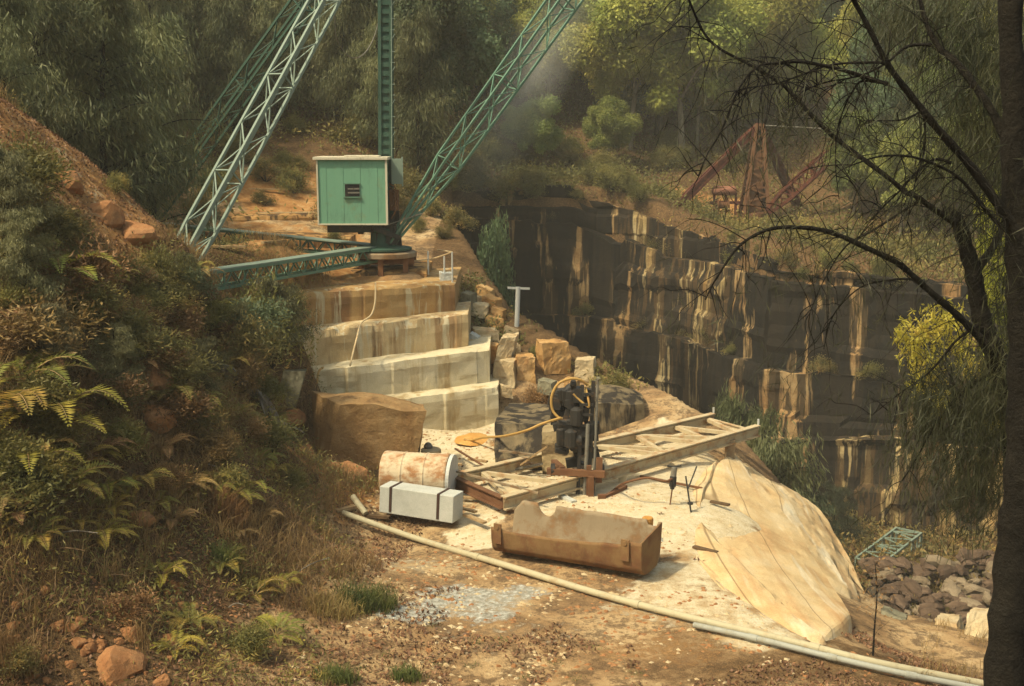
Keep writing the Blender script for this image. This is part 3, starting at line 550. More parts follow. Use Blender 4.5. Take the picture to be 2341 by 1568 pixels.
for (a, b, tt) in ((FOOT1, S0+Vector((0,-.25,0)), 'g'), (FOOT2, S0, 'd')):
    m = MB(); u = Vector((0,0,.30)); m.bar(Vector(a)+u+Vector((.2,.2,.1)), Vector(b)+u*.95, .50, .035)
    m.build('walkway_plate', MT['green_pale'], crane)
BF = P(893, 556, 41.3); BT = P(1290, 0, 43.2); BD = (BT-BF)
m = lattice(BF, BF+BD*1.65, .62, .85, 20, .075, .04, up=(0,-.2,1), ends=(3.5, .16)); m.build('boom', MT['green'], crane)
# rotating pedestal
m = MB(); m.lathe(CR+Vector((-.1, -.2, 0)), [(.95,.42),(1.0,.46),(1.0,.52),(.80,.54),(.45,.62),(.42,1.05),(.55,1.1),(.55,1.2)], 28); m.build('slewing_base', MT['green_dark'], crane)
m = MB(); m.lathe(CR+Vector((-.05, -.2, 0)), [(1.08,.20),(1.12,.22),(1.12,.36),(1.05,.40)], 32)
m.build('bull_wheel', MT['rust_pale'], crane)
m = MB()
for a in range(6):
    q = Vector((math.cos(a*1.05+.4)*.9, math.sin(a*1.05+.4)*.9-.2, 0)); m.bar(CR+q+Vector((0,0,-.5)), CR+q+Vector((0,0,.26)), .18)
m.bar(CR+Vector((-.9,-.6,.08)), CR+Vector((1,-.6,.08)), .2); m.bar(CR+Vector((-.9,.4,.08)), CR+Vector((1,.4,.08)), .2)
m.build('foundation_frame', MT['rust'], crane)
m = MB(); m.lathe(CR+Vector((-.45,-.35,1.35)), [(.30,-.5),(.36,-.48),(.36,-.3),(.26,-.28),(.26,.25),(.36,.28),(.36,.46),(.30,.48)], 20, 'X')
m.bar(CR+Vector((-1.0,-.5,1.55)), CR+Vector((.45,-.5,.75)), .16); m.bar(CR+Vector((.45,-.1,.5)), CR+Vector((.35,-.2,2.2)), .2)
m.bar(CR+Vector((.1,-.6,.7)), CR+Vector((.3,-.6,1.7)), .14); m.box(CR+Vector((.05,-.3,1.0)), (.7,.6,.7))
m.build('winch', MT['iron'], crane)
# cab
CYF = 40.6
bl, br_, tr, tl = P(729,514,CYF), P(884,517,CYF), P(886,366,CYF), P(731,366,CYF)
zb, zt = bl.z, tl.z; x0, x1 = bl.x, br_.x; DP = 1.5
m = MB(); n = 8                      # corrugated front made of eight slightly lapped sheets
for k in range(n):
    xa = x0+(x1-x0)*k/n; xb = x0+(x1-x0)*(k+1)/n; m.box(((xa+xb)/2, CYF+.02+(.008 if k % 2 else 0), (zb+zt)/2), (xb-xa-.002, .03, zt-zb))
m.box(((x0+x1)/2, CYF+DP, (zb+zt)/2), (x1-x0, .03, zt-zb)); m.box((x0+.015, CYF+DP/2+.04, (zb+zt)/2), (.03, DP-.08, zt-zb))
m.box((x1-.015, CYF+DP*.28, (zb+zt)/2), (.03, DP*.44, zt-zb)); m.box((x1-.015, CYF+DP*.75, zt-.35), (.03, DP*.46, .7)); m.box(((x0+x1)/2, CYF+DP/2, zb+.03), (x1-x0-.08, DP-.1, .06))
m.build('cab_wall', MT['green_cab'], crane)
m = MB(); m.box(((x0+x1)/2-.03, CYF+DP/2, zt+.055), (x1-x0+.22, DP+.2, .10)); m.box(((x0+x1)/2+.3, CYF+DP/2, zt+.125), (1.2, DP*.6, .04)); m.build('cab_roof', MT['roofcream'], crane, bevel=.012)
m = MB(); m.bar((x1+.012, CYF-.012, zb), (x1+.012, CYF-.012, zt), .07); m.bar((x0-.012, CYF-.012, zb), (x0-.012, CYF-.012, zt), .05); m.bar((x0, CYF-.02, zb+.02), (x1, CYF-.02, zb+.02), .05); m.build('corner_trim', MT['roofcream'], crane)
w0 = P(788, 421, CYF); w1 = P(822, 449, CYF)
m = MB(); m.box(((w0.x+w1.x)/2, CYF-.006, (w0.z+w1.z)/2), (w1.x-w0.x, .03, w0.z-w1.z)); wn = m.build('window', MT['window'], crane)
m = MB(); m.box(((w0.x+w1.x)/2, CYF-.03, w1.z-.03), (w1.x-w0.x+.1, .06, .04)); m.build('window_sill', MT['green'], wn)
m = MB(); m.box(((w0.x+w1.x)/2, CYF-.03, w0.z+.02), (w1.x-w0.x+.06, .04, .03)); m.build('window_lintel', MT['green'], wn)
m = MB()
for k in (.3, .62): m.box(((w0.x+w1.x)/2+.05, CYF-.028, w1.z+(w0.z-w1.z)*k), ((w1.x-w0.x)*.8, .02, .045))
m.build('louvre', MT['iron_pale'], wn)
m = MB(); m.bar((x1-.5, CYF+.6, zb-.15), (x0+.2, CYF+.6, zb-.15), .2, .3); m.bar((x1-.5, CYF+.3, zb-.12), (x1+.4, CYF+.6, zb-.5), .16); m.bar((x1-.9, CYF+.4, zb-.1), (x1+.2, CYF+.9, CR.z+1.1), .14)
m.build('cab_bracket', MT['iron'], crane)
m = MB(); m.box((x1+.30, CYF+.9, zt-.40), (.36, .5, .85)); m.bar((x1+.5, CYF+.6, zt-.9), (x1+.5, CYF+.6, zt+.1), .05); m.build('control_box', MT['green_pale'], crane)
m = MB()
for k in range(7): m.tube(spline([(x1+.05, CYF+.5+k*.05, zt-.8-.12*k), (x1+.28, CYF+.4, zt-.95-.12*k), (x1+.10+.06*(k % 3), CYF+.5, zt-1.1-.15*k)], 4), .025, 5)
m.box((x1+.2, CYF+.7, zb+.8), (.3, .4, .7)); m.build('control_levers', MT['rust'], crane)
m = MB(); m.tube([(x1-.1, CYF+.3, zb-.05), P(945,488,41.2)+Vector((.3,0,0))], .018, 5); m.build('cable', MT['iron_pale'], crane); m = MB()
m.tube(spline([P(765,30,40), P(770,90,40.5), P(800,130,41), P(830,125,41.3), P(855,85,41.6), P(872,20,41.8)], 6), .018, 5)
m.build('cable', MT['iron_pale'], crane)

# rail fence on the bench edge beside the crane
f0, f1, f2 = P(918,604,41.5), P(978,600,41.6), P(1033,628,40.2)
fence = thing('rail_fence', (f1.x, f1.y, f1.z-.2), 'thin pipe rail fence at the bench edge right of the green crane', 'fence')
m = MB(); r0, r1, r2 = P(920,598,41.5), P(985,592,41.6), P(1033,576,40.2)
m.tube(spline([r0, r1, r2], 5), .028, 6); m.tube([r2, P(1000,571,43.5)], .028, 6); m.build('rail', MT['rope'], fence)
for q, b_ in ((P(978,574,41.6), 628), (P(1015,585,40.8), 634), (r2, 645)):
    m = MB(); m.tube([q, P(1170+(q.x/ q.y)*2690*0+ (1170 if False else 0), b_, q.y) if False else Vector((q.x, q.y, P(1000,b_,q.y).z))], .03, 6); m.build('post', MT['galv'], fence)

# hoses hanging over the benches
def hose(pts, r, mat, name, label, cat, group=None):
    m = MB(); m.tube(spline(pts, 7), r, 7); return tag(m.build(name, mat, None, smooth=True), label, cat, group)
hose([P(858,646,38.0), P(857,690,37.7), P(848,720,37.4), P(826,738,37.0), P(816,770,36.1), P(800,836,35.5)], .028, MT['rope'], 'hanging_rope', 'pale rope hanging down the streaked upper benches', 'rope')
hose([P(738,840,35.2), P(728,850,34.9), P(724,880,34.7), P(720,915,34.5)], .035, MT['hose_y'], 'hanging_hose', 'yellow hose end drooping over the third bench beside the grey block', 'hose')
hose([P(704,850,34.6), P(697,880,34.3), P(692,908,34.0)], .03, MT['iron_pale'], 'leaning_rod', 'dark rod leaning against the bench beside the grey block', 'rod')
hose([P(716,855,34.6), P(704,885,34.2), P(698,905,34.0)], .03, MT['wood'], 'leaning_rod', 'light wooden rod leaning left of the yellow hose', 'rod')

# ------------------------------------------------------------------ rusty red derrick on the cliff
RC = P(1722, 512, 84.0); RC.z = hz(RC.x, RC.y)+.1
red = thing('derrick_crane', RC, 'rusty red derrick crane standing on the cliff top across the pit', 'crane')
APX = P(1735, 286, 84.0)
m = lattice(RC+Vector((0,0,.3)), APX, 1.75, .42, 12, .22, .11, up=(0,1,0)); m.bar(RC+Vector((0,0,.2)), RC.lerp(APX,.72), .85, .85); m.build('mast', MT['rust'], red)
m = lattice(P(1526,492,82.5), APX, .42, .38, 16, .15, .08, ends=(1.0,.2)); m.bar(P(1526,492,82.5), APX, .46, .40); m.build('stiff_leg', MT['rust_red'], red)
m = lattice(P(1842,512,88), APX, .38, .34, 14, .14, .08, ends=(1.0,.2)); m.bar(P(1842,512,88), APX, .42, .36); m.build('stiff_leg', MT['rust_red'], red)
b0 = P(1757,482,83.0); b1 = P(1985,275,80.5)
lattice(b0, b0+(b1-b0)*1.02, .8, .75, 18, .22, .13, ends=(1.6,.3)).build('boom', MT['rust_red'], red)
m = MB(); m.lathe(RC+Vector((0,0,-.3)), [(1.3,0),(1.4,.1),(1.4,.35),(.9,.45),(.9,.9),(.6,1.0)], 20); m.bar(RC+Vector((-2.6,-.3,.1)), RC+Vector((1.2,-.3,.1)), .35); m.bar(RC+Vector((-2.4,.9,.15)), RC+Vector((1.2,.9,.15)), .3)
m.build('slewing_base', MT['rust'], red)
for ca_, cb_ in ((APX, P(1990,300,80.6)), (P(1860,395,82), P(1990,300,80.6)), (APX+Vector((0,0,-.2)), RC+Vector((.9,-.4,.9)))):
    m = MB(); m.tube([ca_, cb_], .035, 5); m.build('cable', MT['iron_pale'], red)
WH = P(1662, 480, 83.4); WH.z = hz(WH.x, WH.y)
win = thing('steam_winch', WH, 'faded pink rusty winch engine beside the red derrick', 'winch')
m = MB(); m.lathe(P(1655,436,83.4)+Vector((-.85,0,0)), [(.12,0),(.28,.06),(.33,.2),(.33,1.5),(.28,1.64),(.12,1.7)], 18, 'X'); m.build('boiler', stone('pink_paint', [(.3,(.20,.085,.055)),(.6,(.30,.14,.09)),(.8,(.36,.2,.13))], 2, None), win, smooth=True)
m = MB(); wc = P(1655,460,83.4)
for sx in (-.7, .1, .8): m.bar((wc.x+sx, wc.y, WH.z-.2), (wc.x+sx, wc.y, wc.z+.6), .16)
m.bar((wc.x-1, wc.y, wc.z-.1), (wc.x+1.1, wc.y, wc.z-.1), .2); m.bar((wc.x-1.1, wc.y-.2, WH.z+.1), (wc.x+1.3, wc.y-.2, WH.z+.1), .25); m.build('winch_frame', MT['rust_red'], win)
m = MB(); m.lathe(wc+Vector((-.5,.1,-.25)), [(.5,0),(.5,.1),(.28,.12),(.28,.7),(.5,.72),(.5,.82)], 16, 'X'); m.build('drum', MT['rust'], win)

# ------------------------------------------------------------------ power pole
pb = P(1180, 746, 42.6); ptop = P(1184, 656, 42.6)
pole = thing('power_pole', pb, 'white T-shaped pole standing in front of the black cliff', 'pole')
m = MB(); m.tube([pb+Vector((0,0,-.4)), ptop], .085, 10); m.build('shaft', MT['galv'], pole)
m = MB(); m.bar(ptop+Vector((-.38,0,-.03)), ptop+Vector((.42,0,-.06)), .07); m.build('crossarm', MT['galv'], pole)

# ------------------------------------------------------------------ sawn stone blocks
def block(bot, top, sub=14, amp=.03, seed=0, name='stone_block', mat=None, label='', group=None, cat='block', crown=0.0, sink=.12):
    """six-sided sawn block from 4 bottom and 4 top corners (front-left, front-right, back-right, back-left), faces roughened"""
    bot = [Vector(b)-Vector((0,0,sink)) for b in bot]; top = [Vector(t) for t in top]
    faces = [(bot[0],bot[1],top[1],top[0]),(bot[1],bot[2],top[2],top[1]),(bot[2],bot[3],top[3],top[2]),(bot[3],bot[0],top[0],top[3]),(top[0],top[1],top[2],top[3])]
    cen = sum(bot+top, Vector())/8; m = MB(); size = max((top[1]-top[0]).length, .3)
    for fi, (a, b, c, d) in enumerate(faces):
        vs = []
        for j in range(sub+1):
            for i in range(sub+1):
                u, v = i/sub, j/sub; p = a.lerp(b, u).lerp(d.lerp(c, u), v)
                q = p*(2.2/size)+Vector((seed*3.7, seed, 0))
                dv = Vector((mnoise.noise(q), mnoise.noise(q+Vector((9,0,0))), mnoise.noise(q+Vector((0,9,0)))))+Vector((mnoise.noise(q*3.3), mnoise.noise(q*3.3+Vector((7,0,0))), mnoise.noise(q*3.3+Vector((0,7,0)))))*.45
                p = p+dv*amp*size*.5
                hv = (p.z-cen.z)
                if crown and p.z > cen.z: p.z += crown*max(0, 1-((p.xy-cen.xy).length/(size*.6))**2)*(1 if fi == 4 else (v if fi < 4 else 1))
                vs.append(p)
        m.add(vs, [(j*(sub+1)+i, j*(sub+1)+i+1, (j+1)*(sub+1)+i+1, (j+1)*(sub+1)+i) for j in range(sub) for i in range(sub)])
    o = m.build(name, mat); me = o.data
    import bmesh
    bm = bmesh.new(); bm.from_mesh(me); bmesh.ops.remove_doubles(bm, verts=bm.verts, dist=.004); bm.to_mesh(me); bm.free()
    return tag(o, label, cat, group)
def pxblock(fl, fr, h, dep, Y, label, mat, seed, skew=0.0, tiltx=0.0, taper=1.0, group=None, amp=.05, yaw=0.0, backlift=0.0, z0=None, crown=0, name='stone_block'):
    """front bottom edge between two pixels at depth Y, height h and depth dep in metres"""
    a = P(*fl, Y); b = P(*fr, Y)
    if z0 is not None: a.z += z0; b.z += z0
    v = b-a; n = Vector((-v.y, v.x, 0)).normalized(); n = (n+v.normalized()*skew).normalized()*dep; n.z = backlift
    bot = [a, b, b+n, a+n]; cen = (a+b)/2
    if yaw:
        Mz = Matrix.Rotation(yaw, 3, 'Z'); bot = [cen+Mz@(q-cen) for q in bot]
    c4 = sum(bot, Vector())/4
    top = [c4+(q-c4)*taper+Vector((tiltx*h, 0, h)) for q in bot]; top = [Vector((t.x, t.y, t.z)) for t in top]
    return block(bot, top, 12, amp, seed, name, mat, label, group, crown=crown)
# the big brown one
bot = [P(742,1062,31.8), P(951,1064,31.7), P(960,1030,33.6), P(715,1040,33.4)]
top = [P(776,930,31.6), P(973,937,31.5), P(968,925,33.4), P(712,893,33.5)]
block(bot, top, 26, .045, 3, 'stone_block', MT['block_brown'], 'largest brown squared stone block in front of the pale benches', crown=.22)
# grey one at the left end of the benches
block([P(622,935,33.2), P(668,945,33.0), P(690,905,35), P(640,890,35.2)], [P(648,848,33.3), P(698,850,33.0), P(704,838,35), P(650,832,35.2)], 14, .05, 4, 'stone_block', MT['block_grey'], 'grey upright stone block half hidden by the left bank bushes')
# heap right of the benches
BX = [((1122,850),(1160,850),1.15,1.0,39.2,'pale tilted stone block propped on another in the heap',MT['block_pale'],5,.5,.25),
      ((1126,876),(1176,878),.75,.9,38.7,'pale stone block underneath the tilted one',MT['block_pale'],6,0,0),
      ((1180,870),(1224,872),.80,.9,38.9,'buff stone block in the heap right of the tilted one',MT['block_orange'],7,0,0),
      ((1240,846),(1310,850),.95,1.0,39.8,'largest orange stone block at the middle of the heap',MT['block_orange'],8,.2,-.1),
      ((1312,866),(1358,864),.62,.7,39.6,'cream stone block at the right end of the heap',MT['block_pale'],9,0,0),
      ((1082,786),(1140,792),.52,.8,41.0,'flat-topped pale stone block above the tilted one',MT['block_pale'],10,0,.1),
      ((1085,818),(1138,822),.50,.6,40.3,'orange stone block under the flat-topped one',MT['block_orange'],11,0,0),
      ((1062,712),(1112,722),.34,.7,42.5,'pale slab high on the spoil heap',MT['block_pale'],12,0,.2),
      ((1066,690),(1104,700),.30,.6,43.4,'topmost pale slab of the spoil heap',MT['block_pale'],13,0,.1),
      ((1086,676),(1122,690),.40,.6,44.2,'orange boulder block behind the topmost slab',MT['block_orange'],14,0,0),
      ((1108,748),(1152,762),.46,.6,42.4,'orange stone block right of the pale slab on the spoil heap',MT['block_orange'],15,0,0),
      ((1128,738),(1160,752),.36,.5,43.0,'small orange stone block near the white pole',MT['block_orange'],16,0,0),
      ((1072,790),(1092,800),.42,.5,40.2,'narrow white stone block against the bench end',MT['white_stone'],17,0,0),
      ((1006,652),(1036,655),.42,.6,40.6,'whitish boulder at the foot of the rail fence',MT['white_stone'],18,0,0)]
BX += [((1098,700),(1130,712),.40,.6,43.2,'tan stone block just left of the white pole foot',MT['block_orange'],41,.2,.1),
      ((1150,770),(1182,782),.36,.6,41.6,'rough buff stone block below the white pole',MT['block_pale'],42,0,.2),
      ((1165,800),(1192,806),.26,.4,40.8,'small angular pale stone in the heap behind the tilted block',MT['block_pale'],43,0,0),
      ((1205,820),(1240,828),.32,.6,40.9,'flat brown stone behind the largest orange block',MT['block_dark'],44,0,0),
      ((1362,880),(1384,884),.24,.4,39.2,'little grey stone at the far right of the heap',MT['block_grey'],45,0,0),
      ((1225,890),(1262,896),.30,.5,38.2,'low grey stone in front of the largest orange block',MT['block_grey'],46,0,0),
      ((1288,885),(1318,890),.28,.5,38.4,'low tan stone in front of the cream block',MT['block_orange'],47,.2,0),
      ((1146,898),(1172,904),.24,.4,37.9,'small cream stone by the bench corner',MT['block_pale'],48,0,0),
      ((1052,700),(1076,706),.5,.7,42.3,'grey-tan stone block wedged beside the top bench end',MT['block_grey'],49,0,0),
      ((1118,722),(1146,732),.34,.5,42.8,'orange-brown stone chunk midway down the spoil heap',MT['block_orange'],50,.3,.2)]
for fl, fr, h, dp, Y, lb, mt_, sd_, sk, tx in BX:
    pxblock(fl, fr, h, dp, Y, lb, mt_, sd_, sk, tx, group=None, amp=.14, yaw=(sd_*0.37 % 1-.5)*.9, taper=.93)
# dark weathered rock behind the machine, pale pillar end and right-hand outcrop
block([G(1132,1072), G(1250,1080), P(1262,1040,35.6), P(1140,1010,36.2)], [P(1130,966,32.6), P(1252,975,32.6), P(1262,925,35.6), P(1165,920,36.2)], 20, .06, 21, 'rock_outcrop', MT['block_dark'], 'dark weathered rock outcrop left of the drilling machine', cat='rock')
block([G(1240,1085), G(1306,1088), P(1312,1055,33.0), P(1250,1050,33.2)], [P(1238,988,31.4), P(1308,980,31.4), P(1312,962,33.0), P(1246,964,33.2)], 20, .07, 22, 'rock_outcrop', stone('pillar', [(.25,(.22,.15,.07)),(.5,(.40,.30,.16)),(.8,(.52,.42,.25))], 1.5, (.09,.06,.03), (1,1,3.5), .52, .6, bump=1.0), 'pale layered rock pillar right behind the drilling machine', cat='rock')
block([P(1352,1010,35.6), P(1470,1010,36.2), P(1476,960,38.6), P(1350,960,38.2)], [P(1346,925,35.7), P(1474,922,36.3), P(1452,893,38.8), P(1350,880,38.4)], 22, .07, 23, 'rock_outcrop', MT['block_dark'], 'dark mossy rock outcrop right of the drilling machine before the pit', cat='rock', crown=.3)
# two long white ashlar beam with straps and the drum behind it
bb = [G(866,1166,.0), G(1034,1192,.0)]; v = (bb[1]-bb[0]); nn = Vector((-v.y, v.x, 0)).normalized()*.52
tp = [P(872,1110,bb[0].y), P(1040,1136,bb[1].y)]
hh = (tp[0].z+tp[1].z)/2
beam = thing('stone_beam', (bb[0]+bb[1])/2, 'long white sawn stone beam bound with two dark straps before the rusty drum', 'stone beam')
m = MB(); bq = [bb[0], bb[1], bb[1]+nn, bb[0]+nn]; m.hexa([q+Vector((0,0,-.05)) for q in bq]+[Vector((q.x+.03, q.y, hh)) for q in bq]); m.build('beam', MT['white_stone'], beam, bevel=.018)
for t in (.155, .80):
    m = MB(); a = bb[0].lerp(bb[1], t); dvec = v.normalized()*.035; o_ = nn.normalized()*-.012; up_ = Vector((.03,0,hh+.012)); back = nn*1.0+nn.normalized()*.02
    m.hexa([a-dvec+o_*1.0, a+dvec+o_, a+dvec+o_*.1, a-dvec+o_*.1, a-dvec+o_+up_, a+dvec+o_+up_, a+dvec+o_*.1+up_, a-dvec+o_*.1+up_])
    m.hexa([a-dvec+o_*.1+Vector((.03,0,hh+.001)), a+dvec+o_*.1+Vector((.03,0,hh+.001)), a+dvec+back+Vector((.03,0,hh+.001)), a-dvec+back+Vector((.03,0,hh+.001)), a-dvec+o_*.1+up_, a+dvec+o_*.1+up_, a+dvec+back+up_, a-dvec+back+up_])
    m.build('strap', MT['strap'], beam)
c0 = P(880,1112,29.6); c1 = P(1028,1126,29.3); ax = (c1-c0); rad = .56
c0.z = .5; c1.z = .5
drum = thing('steel_drum', (c0.x, c0.y, 0), 'cream and rust steel drum lying behind the strapped white beam', 'drum')
m = MB(); pts = [c0.lerp(c1, t) for t in (0,.02,.30,.32,.34,.64,.66,.68,.98,1)]; m.tube(pts, [rad,rad+.015,rad,rad+.02,rad,rad,rad+.02,rad,rad+.015,rad], 36); m.build('shell', MT['drum'], drum)
m = MB(); a_ = ax.normalized(); m.tube([c0-a_*.01, c0-a_*.003], [rad*.93, rad*.95], 36); m.build('end_cap', MT['cream_steel'], drum)
m = MB(); m.tube([c1+a_*.003, c1+a_*.09], [rad*1.0, rad*1.0], 36); m.build('flange', MT['galv'], drum)

# red boulder and other loose stones
def rock(loc, r, sq, seed, mat, name='boulder', parent=None, rough=.35, sub=3):
    import bmesh
    bm = bmesh.new(); bmesh.ops.create_icosphere(bm, subdivisions=sub, radius=1)
    for v_ in bm.verts:
        q = v_.co.copy(); d = 1+rough*mnoise.noise(q*1.1+Vector((seed*5.3,0,0)))+rough*.5*mnoise.noise(q*2.7+Vector((0,seed*3.1,0)))+.1*mnoise.noise(q*6+Vector((seed,0,0)))
        for ax_ in (Vector((.8,.5,.3)), Vector((-.6,-.7,.4)), Vector((.2,-.5,.85)), Vector((-.8,.6,.2))):
            ax_ = (ax_+Vector((mnoise.noise(Vector((seed,1,0))),mnoise.noise(Vector((seed,2,0))),0))*.8).normalized(); tt = (q*d).dot(ax_)
            if tt > .72: d *= .72/tt*.9+.1
        v_.co = Vector((q.x*sq[0], q.y*sq[1], q.z*sq[2]))*d*r
    me = bpy.data.meshes.new(name); bm.to_mesh(me); bm.free()
    o = link_mesh(name, me, mat, parent); o.location = loc; return o
q = G(785, 1128, .0); tag(rock(q+Vector((0,.4,.30)), .62, (1.15,.8,.75), 2, MT['boulder']), 'largest red boulder at the foot of the left bank beside the drum', 'boulder')

# ------------------------------------------------------------------ long steel girder frame on the floor
FL, FR_, BL, BR = G(1150,1150,.28), P(1732,985,34.1), P(1032,1098,29.9), P(1630,955,35.6)
BR.z = FR_.z = (FR_.z+BR.z)/2
gird = thing('girder_frame', ((FL+BL)/2).to_tuple()[:2]+(0,), 'long cream steel girder frame jutting over the edge of the rock slope', 'girder')
for nm, a, b in (('girder', FL, FR_), ('girder', BL, BR)):
    m = MB(); m.ibeam(a, b, .20, .34, .035); dd, rr, uu = m.frame(a, b)
    m.bar(a+uu*.06, b+uu*.06, .09, .05); m.build(nm, MT['cream_steel'], gird)
m = MB(); m.ibeam(FL, BL, .16, .30, .03); o = m.build('end_beam', MT['rust'], gird); o['label'] = 'rusty brown end beam of the girder frame'
m = MB(); m.ibeam(FR_.lerp(FL,.03), BR.lerp(BL,.03), .10, .16, .03); m.build('end_beam', MT['cream_steel'], gird)
def onF(t): return FL.lerp(FR_, t)+Vector((0,0,.02))
def onB(t): return BL.lerp(BR, t)+Vector((0,0,.02))
for a, b in (((.03,'f'),(.10,'b')),((.10,'b'),(.22,'f')),((.36,'f'),(.50,'b')),((.50,'b'),(.60,'f')),((.60,'f'),(.67,'b')),((.50,'b'),(.68,'f')),((.67,'b'),(.78,'f')),((.67,'b'),(.86,'f')),((.83,'b'),(.92,'f')),((.83,'b'),(.80,'f')),((.97,'b'),(.92,'f'))):
    pa = onF(a[0]) if a[1] == 'f' else onB(a[0]); pb_ = onF(b[0]) if b[1] == 'f' else onB(b[0])
    m = MB(); m.bar(pa, pb_, .12, .10); m.build('brace', MT['cream_steel'], gird)
for t, s_ in ((1.0, 'f'), (1.0, 'b')):
    q = onF(t) if s_ == 'f' else onB(t); m = MB(); m.bar(q, q+Vector((0,0,.32)), .05); m.build('stop_pin', MT['galv'], gird)
q = P(1668, 1003, 33.4); q2 = P(1668, 1052, 33.4)
m = MB(); m.bar(Vector((q.x,q.y,q.z)), Vector((q.x+.02,q.y,q2.z-.9)), .24, .30); m.build('support_post', MT['rust_pale'], gird)
q = onF(.42); m = MB(); m.bar(q+Vector((0,0,-.15)), q+Vector((0,0,-.5)), .2); m.build('support_post', MT['cream_steel'], gird)

# ------------------------------------------------------------------ black drilling machine on the girder frame
DM = onF(.265); DM.z = .05
drill = thing('drilling_machine', DM, 'black upright rock drilling machine with looped hose on the girder frame', 'drill')
D0 = onF(.27)
top = P(1345, 868, D0.y+.2)
m = MB()
for dx in (-.14, .14): m.bar(D0+Vector((dx+.02, -.12, -.35)), Vector((D0.x+dx+.12, D0.y+.05, top.z-(.1 if dx < 0 else 0))), .09, .11)
for k in range(9): 
    zz = D0.z+.1+k*(top.z-D0.z)/9.5; m.bar((D0.x-.12+.012*k, D0.y-.1, zz), (D0.x+.16+.012*k, D0.y-.1, zz), .05, .06)
m.build('guide_mast', MT['iron'], drill)
m = MB(); m.tube([D0+Vector((.28,-.16,-.35)), Vector((D0.x+.36, D0.y, top.z+.05))], .035, 8); m.tube([D0+Vector((.05,-.2,-.4)), Vector((D0.x+.12, D0.y-.15, D0.z+1.5))], .05, 8); m.build('drill_steel', MT['iron_pale'], drill)
m = MB(); rr_ = random.Random(5)
for k in range(44):
    q = P(rr_.uniform(1266,1358), rr_.uniform(895,1066), D0.y+rr_.uniform(0,.7))
    s_ = Vector((rr_.uniform(.12,.38), rr_.uniform(.15,.4), rr_.uniform(.10,.40))); m.box(q, s_, Matrix.Rotation(rr_.uniform(-.3,.3), 3, 'Y'))
for k in range(9):
    q = P(rr_.uniform(1285,1350), rr_.uniform(920,1020), D0.y+rr_.uniform(-.1,.3)); m.lathe(q, [(.06,-.25),(.16,-.2),(.17,.2),(.06,.26)], 12, 'X' if k % 2 else 'Z')
m.build('motor', MT['iron'], drill, bevel=.01)
m = MB(); q = P(1303, 905, D0.y+.2); m.lathe(q, [(.10,-.3),(.20,-.24),(.22,.15),(.12,.26),(.05,.32)], 16); m.lathe(P(1310,878,D0.y+.1), [(.05,-.08),(.11,-.05),(.11,.05),(.05,.08)], 14, 'X'); m.build('cylinder_head', MT['iron'], drill, smooth=False)
m = MB(); m.bar(D0+Vector((-.9,-.05,.25)), D0+Vector((.55,-.35,.25)), .14, .16); m.bar(D0+Vector((-.7,.8,.25)), D0+Vector((-.5,-.1,.3)), .14, .14); m.bar(D0+Vector((.2,-.35,.2)), D0+Vector((.2,-.35,-.45)), .14)
m.bar(D0+Vector((.15,-.25,.45)), D0+Vector((.15,-.25,-.6)), .12); m.bar(D0+Vector((.42,-.2,.65)), D0+Vector((.40,-.25,-.0)), .16, .06); m.build('carriage', MT['rust'], drill)
for dx in (-.75, .5):
    m = MB(); m.lathe(D0+Vector((dx, 0, .27)), [(.10,-.06),(.16,-.05),(.16,.05),(.10,.06)], 16, 'X'); m.build('wheel', MT['iron'], drill)
hose([P(1342,880,D0.y+.1), P(1325,868,D0.y), P(1300,866,D0.y-.05), P(1275,878,D0.y-.05), P(1261,905,D0.y-.05), P(1262,935,D0.y-.05), P(1275,953,D0.y-.1), P(1285,957,D0.y-.1)], .035, MT['hose_y'], 'air_hose', 'yellow hose looping over the top of the drilling machine', 'hose')
hose([P(1282,955,D0.y-.15), P(1240,968,D0.y-.3), P(1200,985,D0.y-.1), P(1150,997,31.5), G(1105,1000,.35), G(1078,1006,.06), G(1060,1004,.05)], .035, MT['hose_y'], 'air_hose', 'yellow hose sagging from the machine to the orange heap on the floor', 'hose')
hose([P(1338,885,D0.y+.1), P(1344,910,D0.y-.1), P(1345,930,D0.y-.1), P(1322,912,D0.y), P(1310,900,D0.y)], .03, MT['hose_y'], 'air_hose', 'short yellow hose curl at the machine head', 'hose')
# lumber and scrap at the machine's left
for k, (a, b, mt_, lb) in enumerate([((1140,1030),(1225,1040),'rust_pale','thin rusty rod lying across scrap left of the machine'),((1145,1050),(1235,1062),'wood_dark','dark plank among the scrap left of the machine'),((1160,1075),(1240,1060),'iron_pale','bent grey bar among the scrap left of the machine'),((1190,1062),(1250,1020),'wood','light stick leaning on the dark outcrop')]):
    pa, pb_ = P(*a, 31.6-.2*k), P(*b, 31.3-.2*k); m = MB(); m.bar(pa, pb_, .07+.02*(k % 2), .05); tag(m.build('scrap_bar', MT[mt_]), lb, 'scrap')
m = MB(); a, b = P(1040,1000,33.5), P(1120,1065,31.2); a.z, b.z = .09, .12; m.bar(a, b, .05, .04); tag(m.build('rod', MT['rust']), 'thin rust-brown rod on the pale floor left of the girder frame', 'rod')
m = MB(); a, b = P(1044,1088,29.6)+Vector((0,0,.12)), P(1230,1140,28.0)+Vector((0,0,.14)); m.bar(a, b, .05, .05); tag(m.build('rod', MT['rust_pale']), 'long thin rod resting across the rusty end of the girder frame', 'rod')
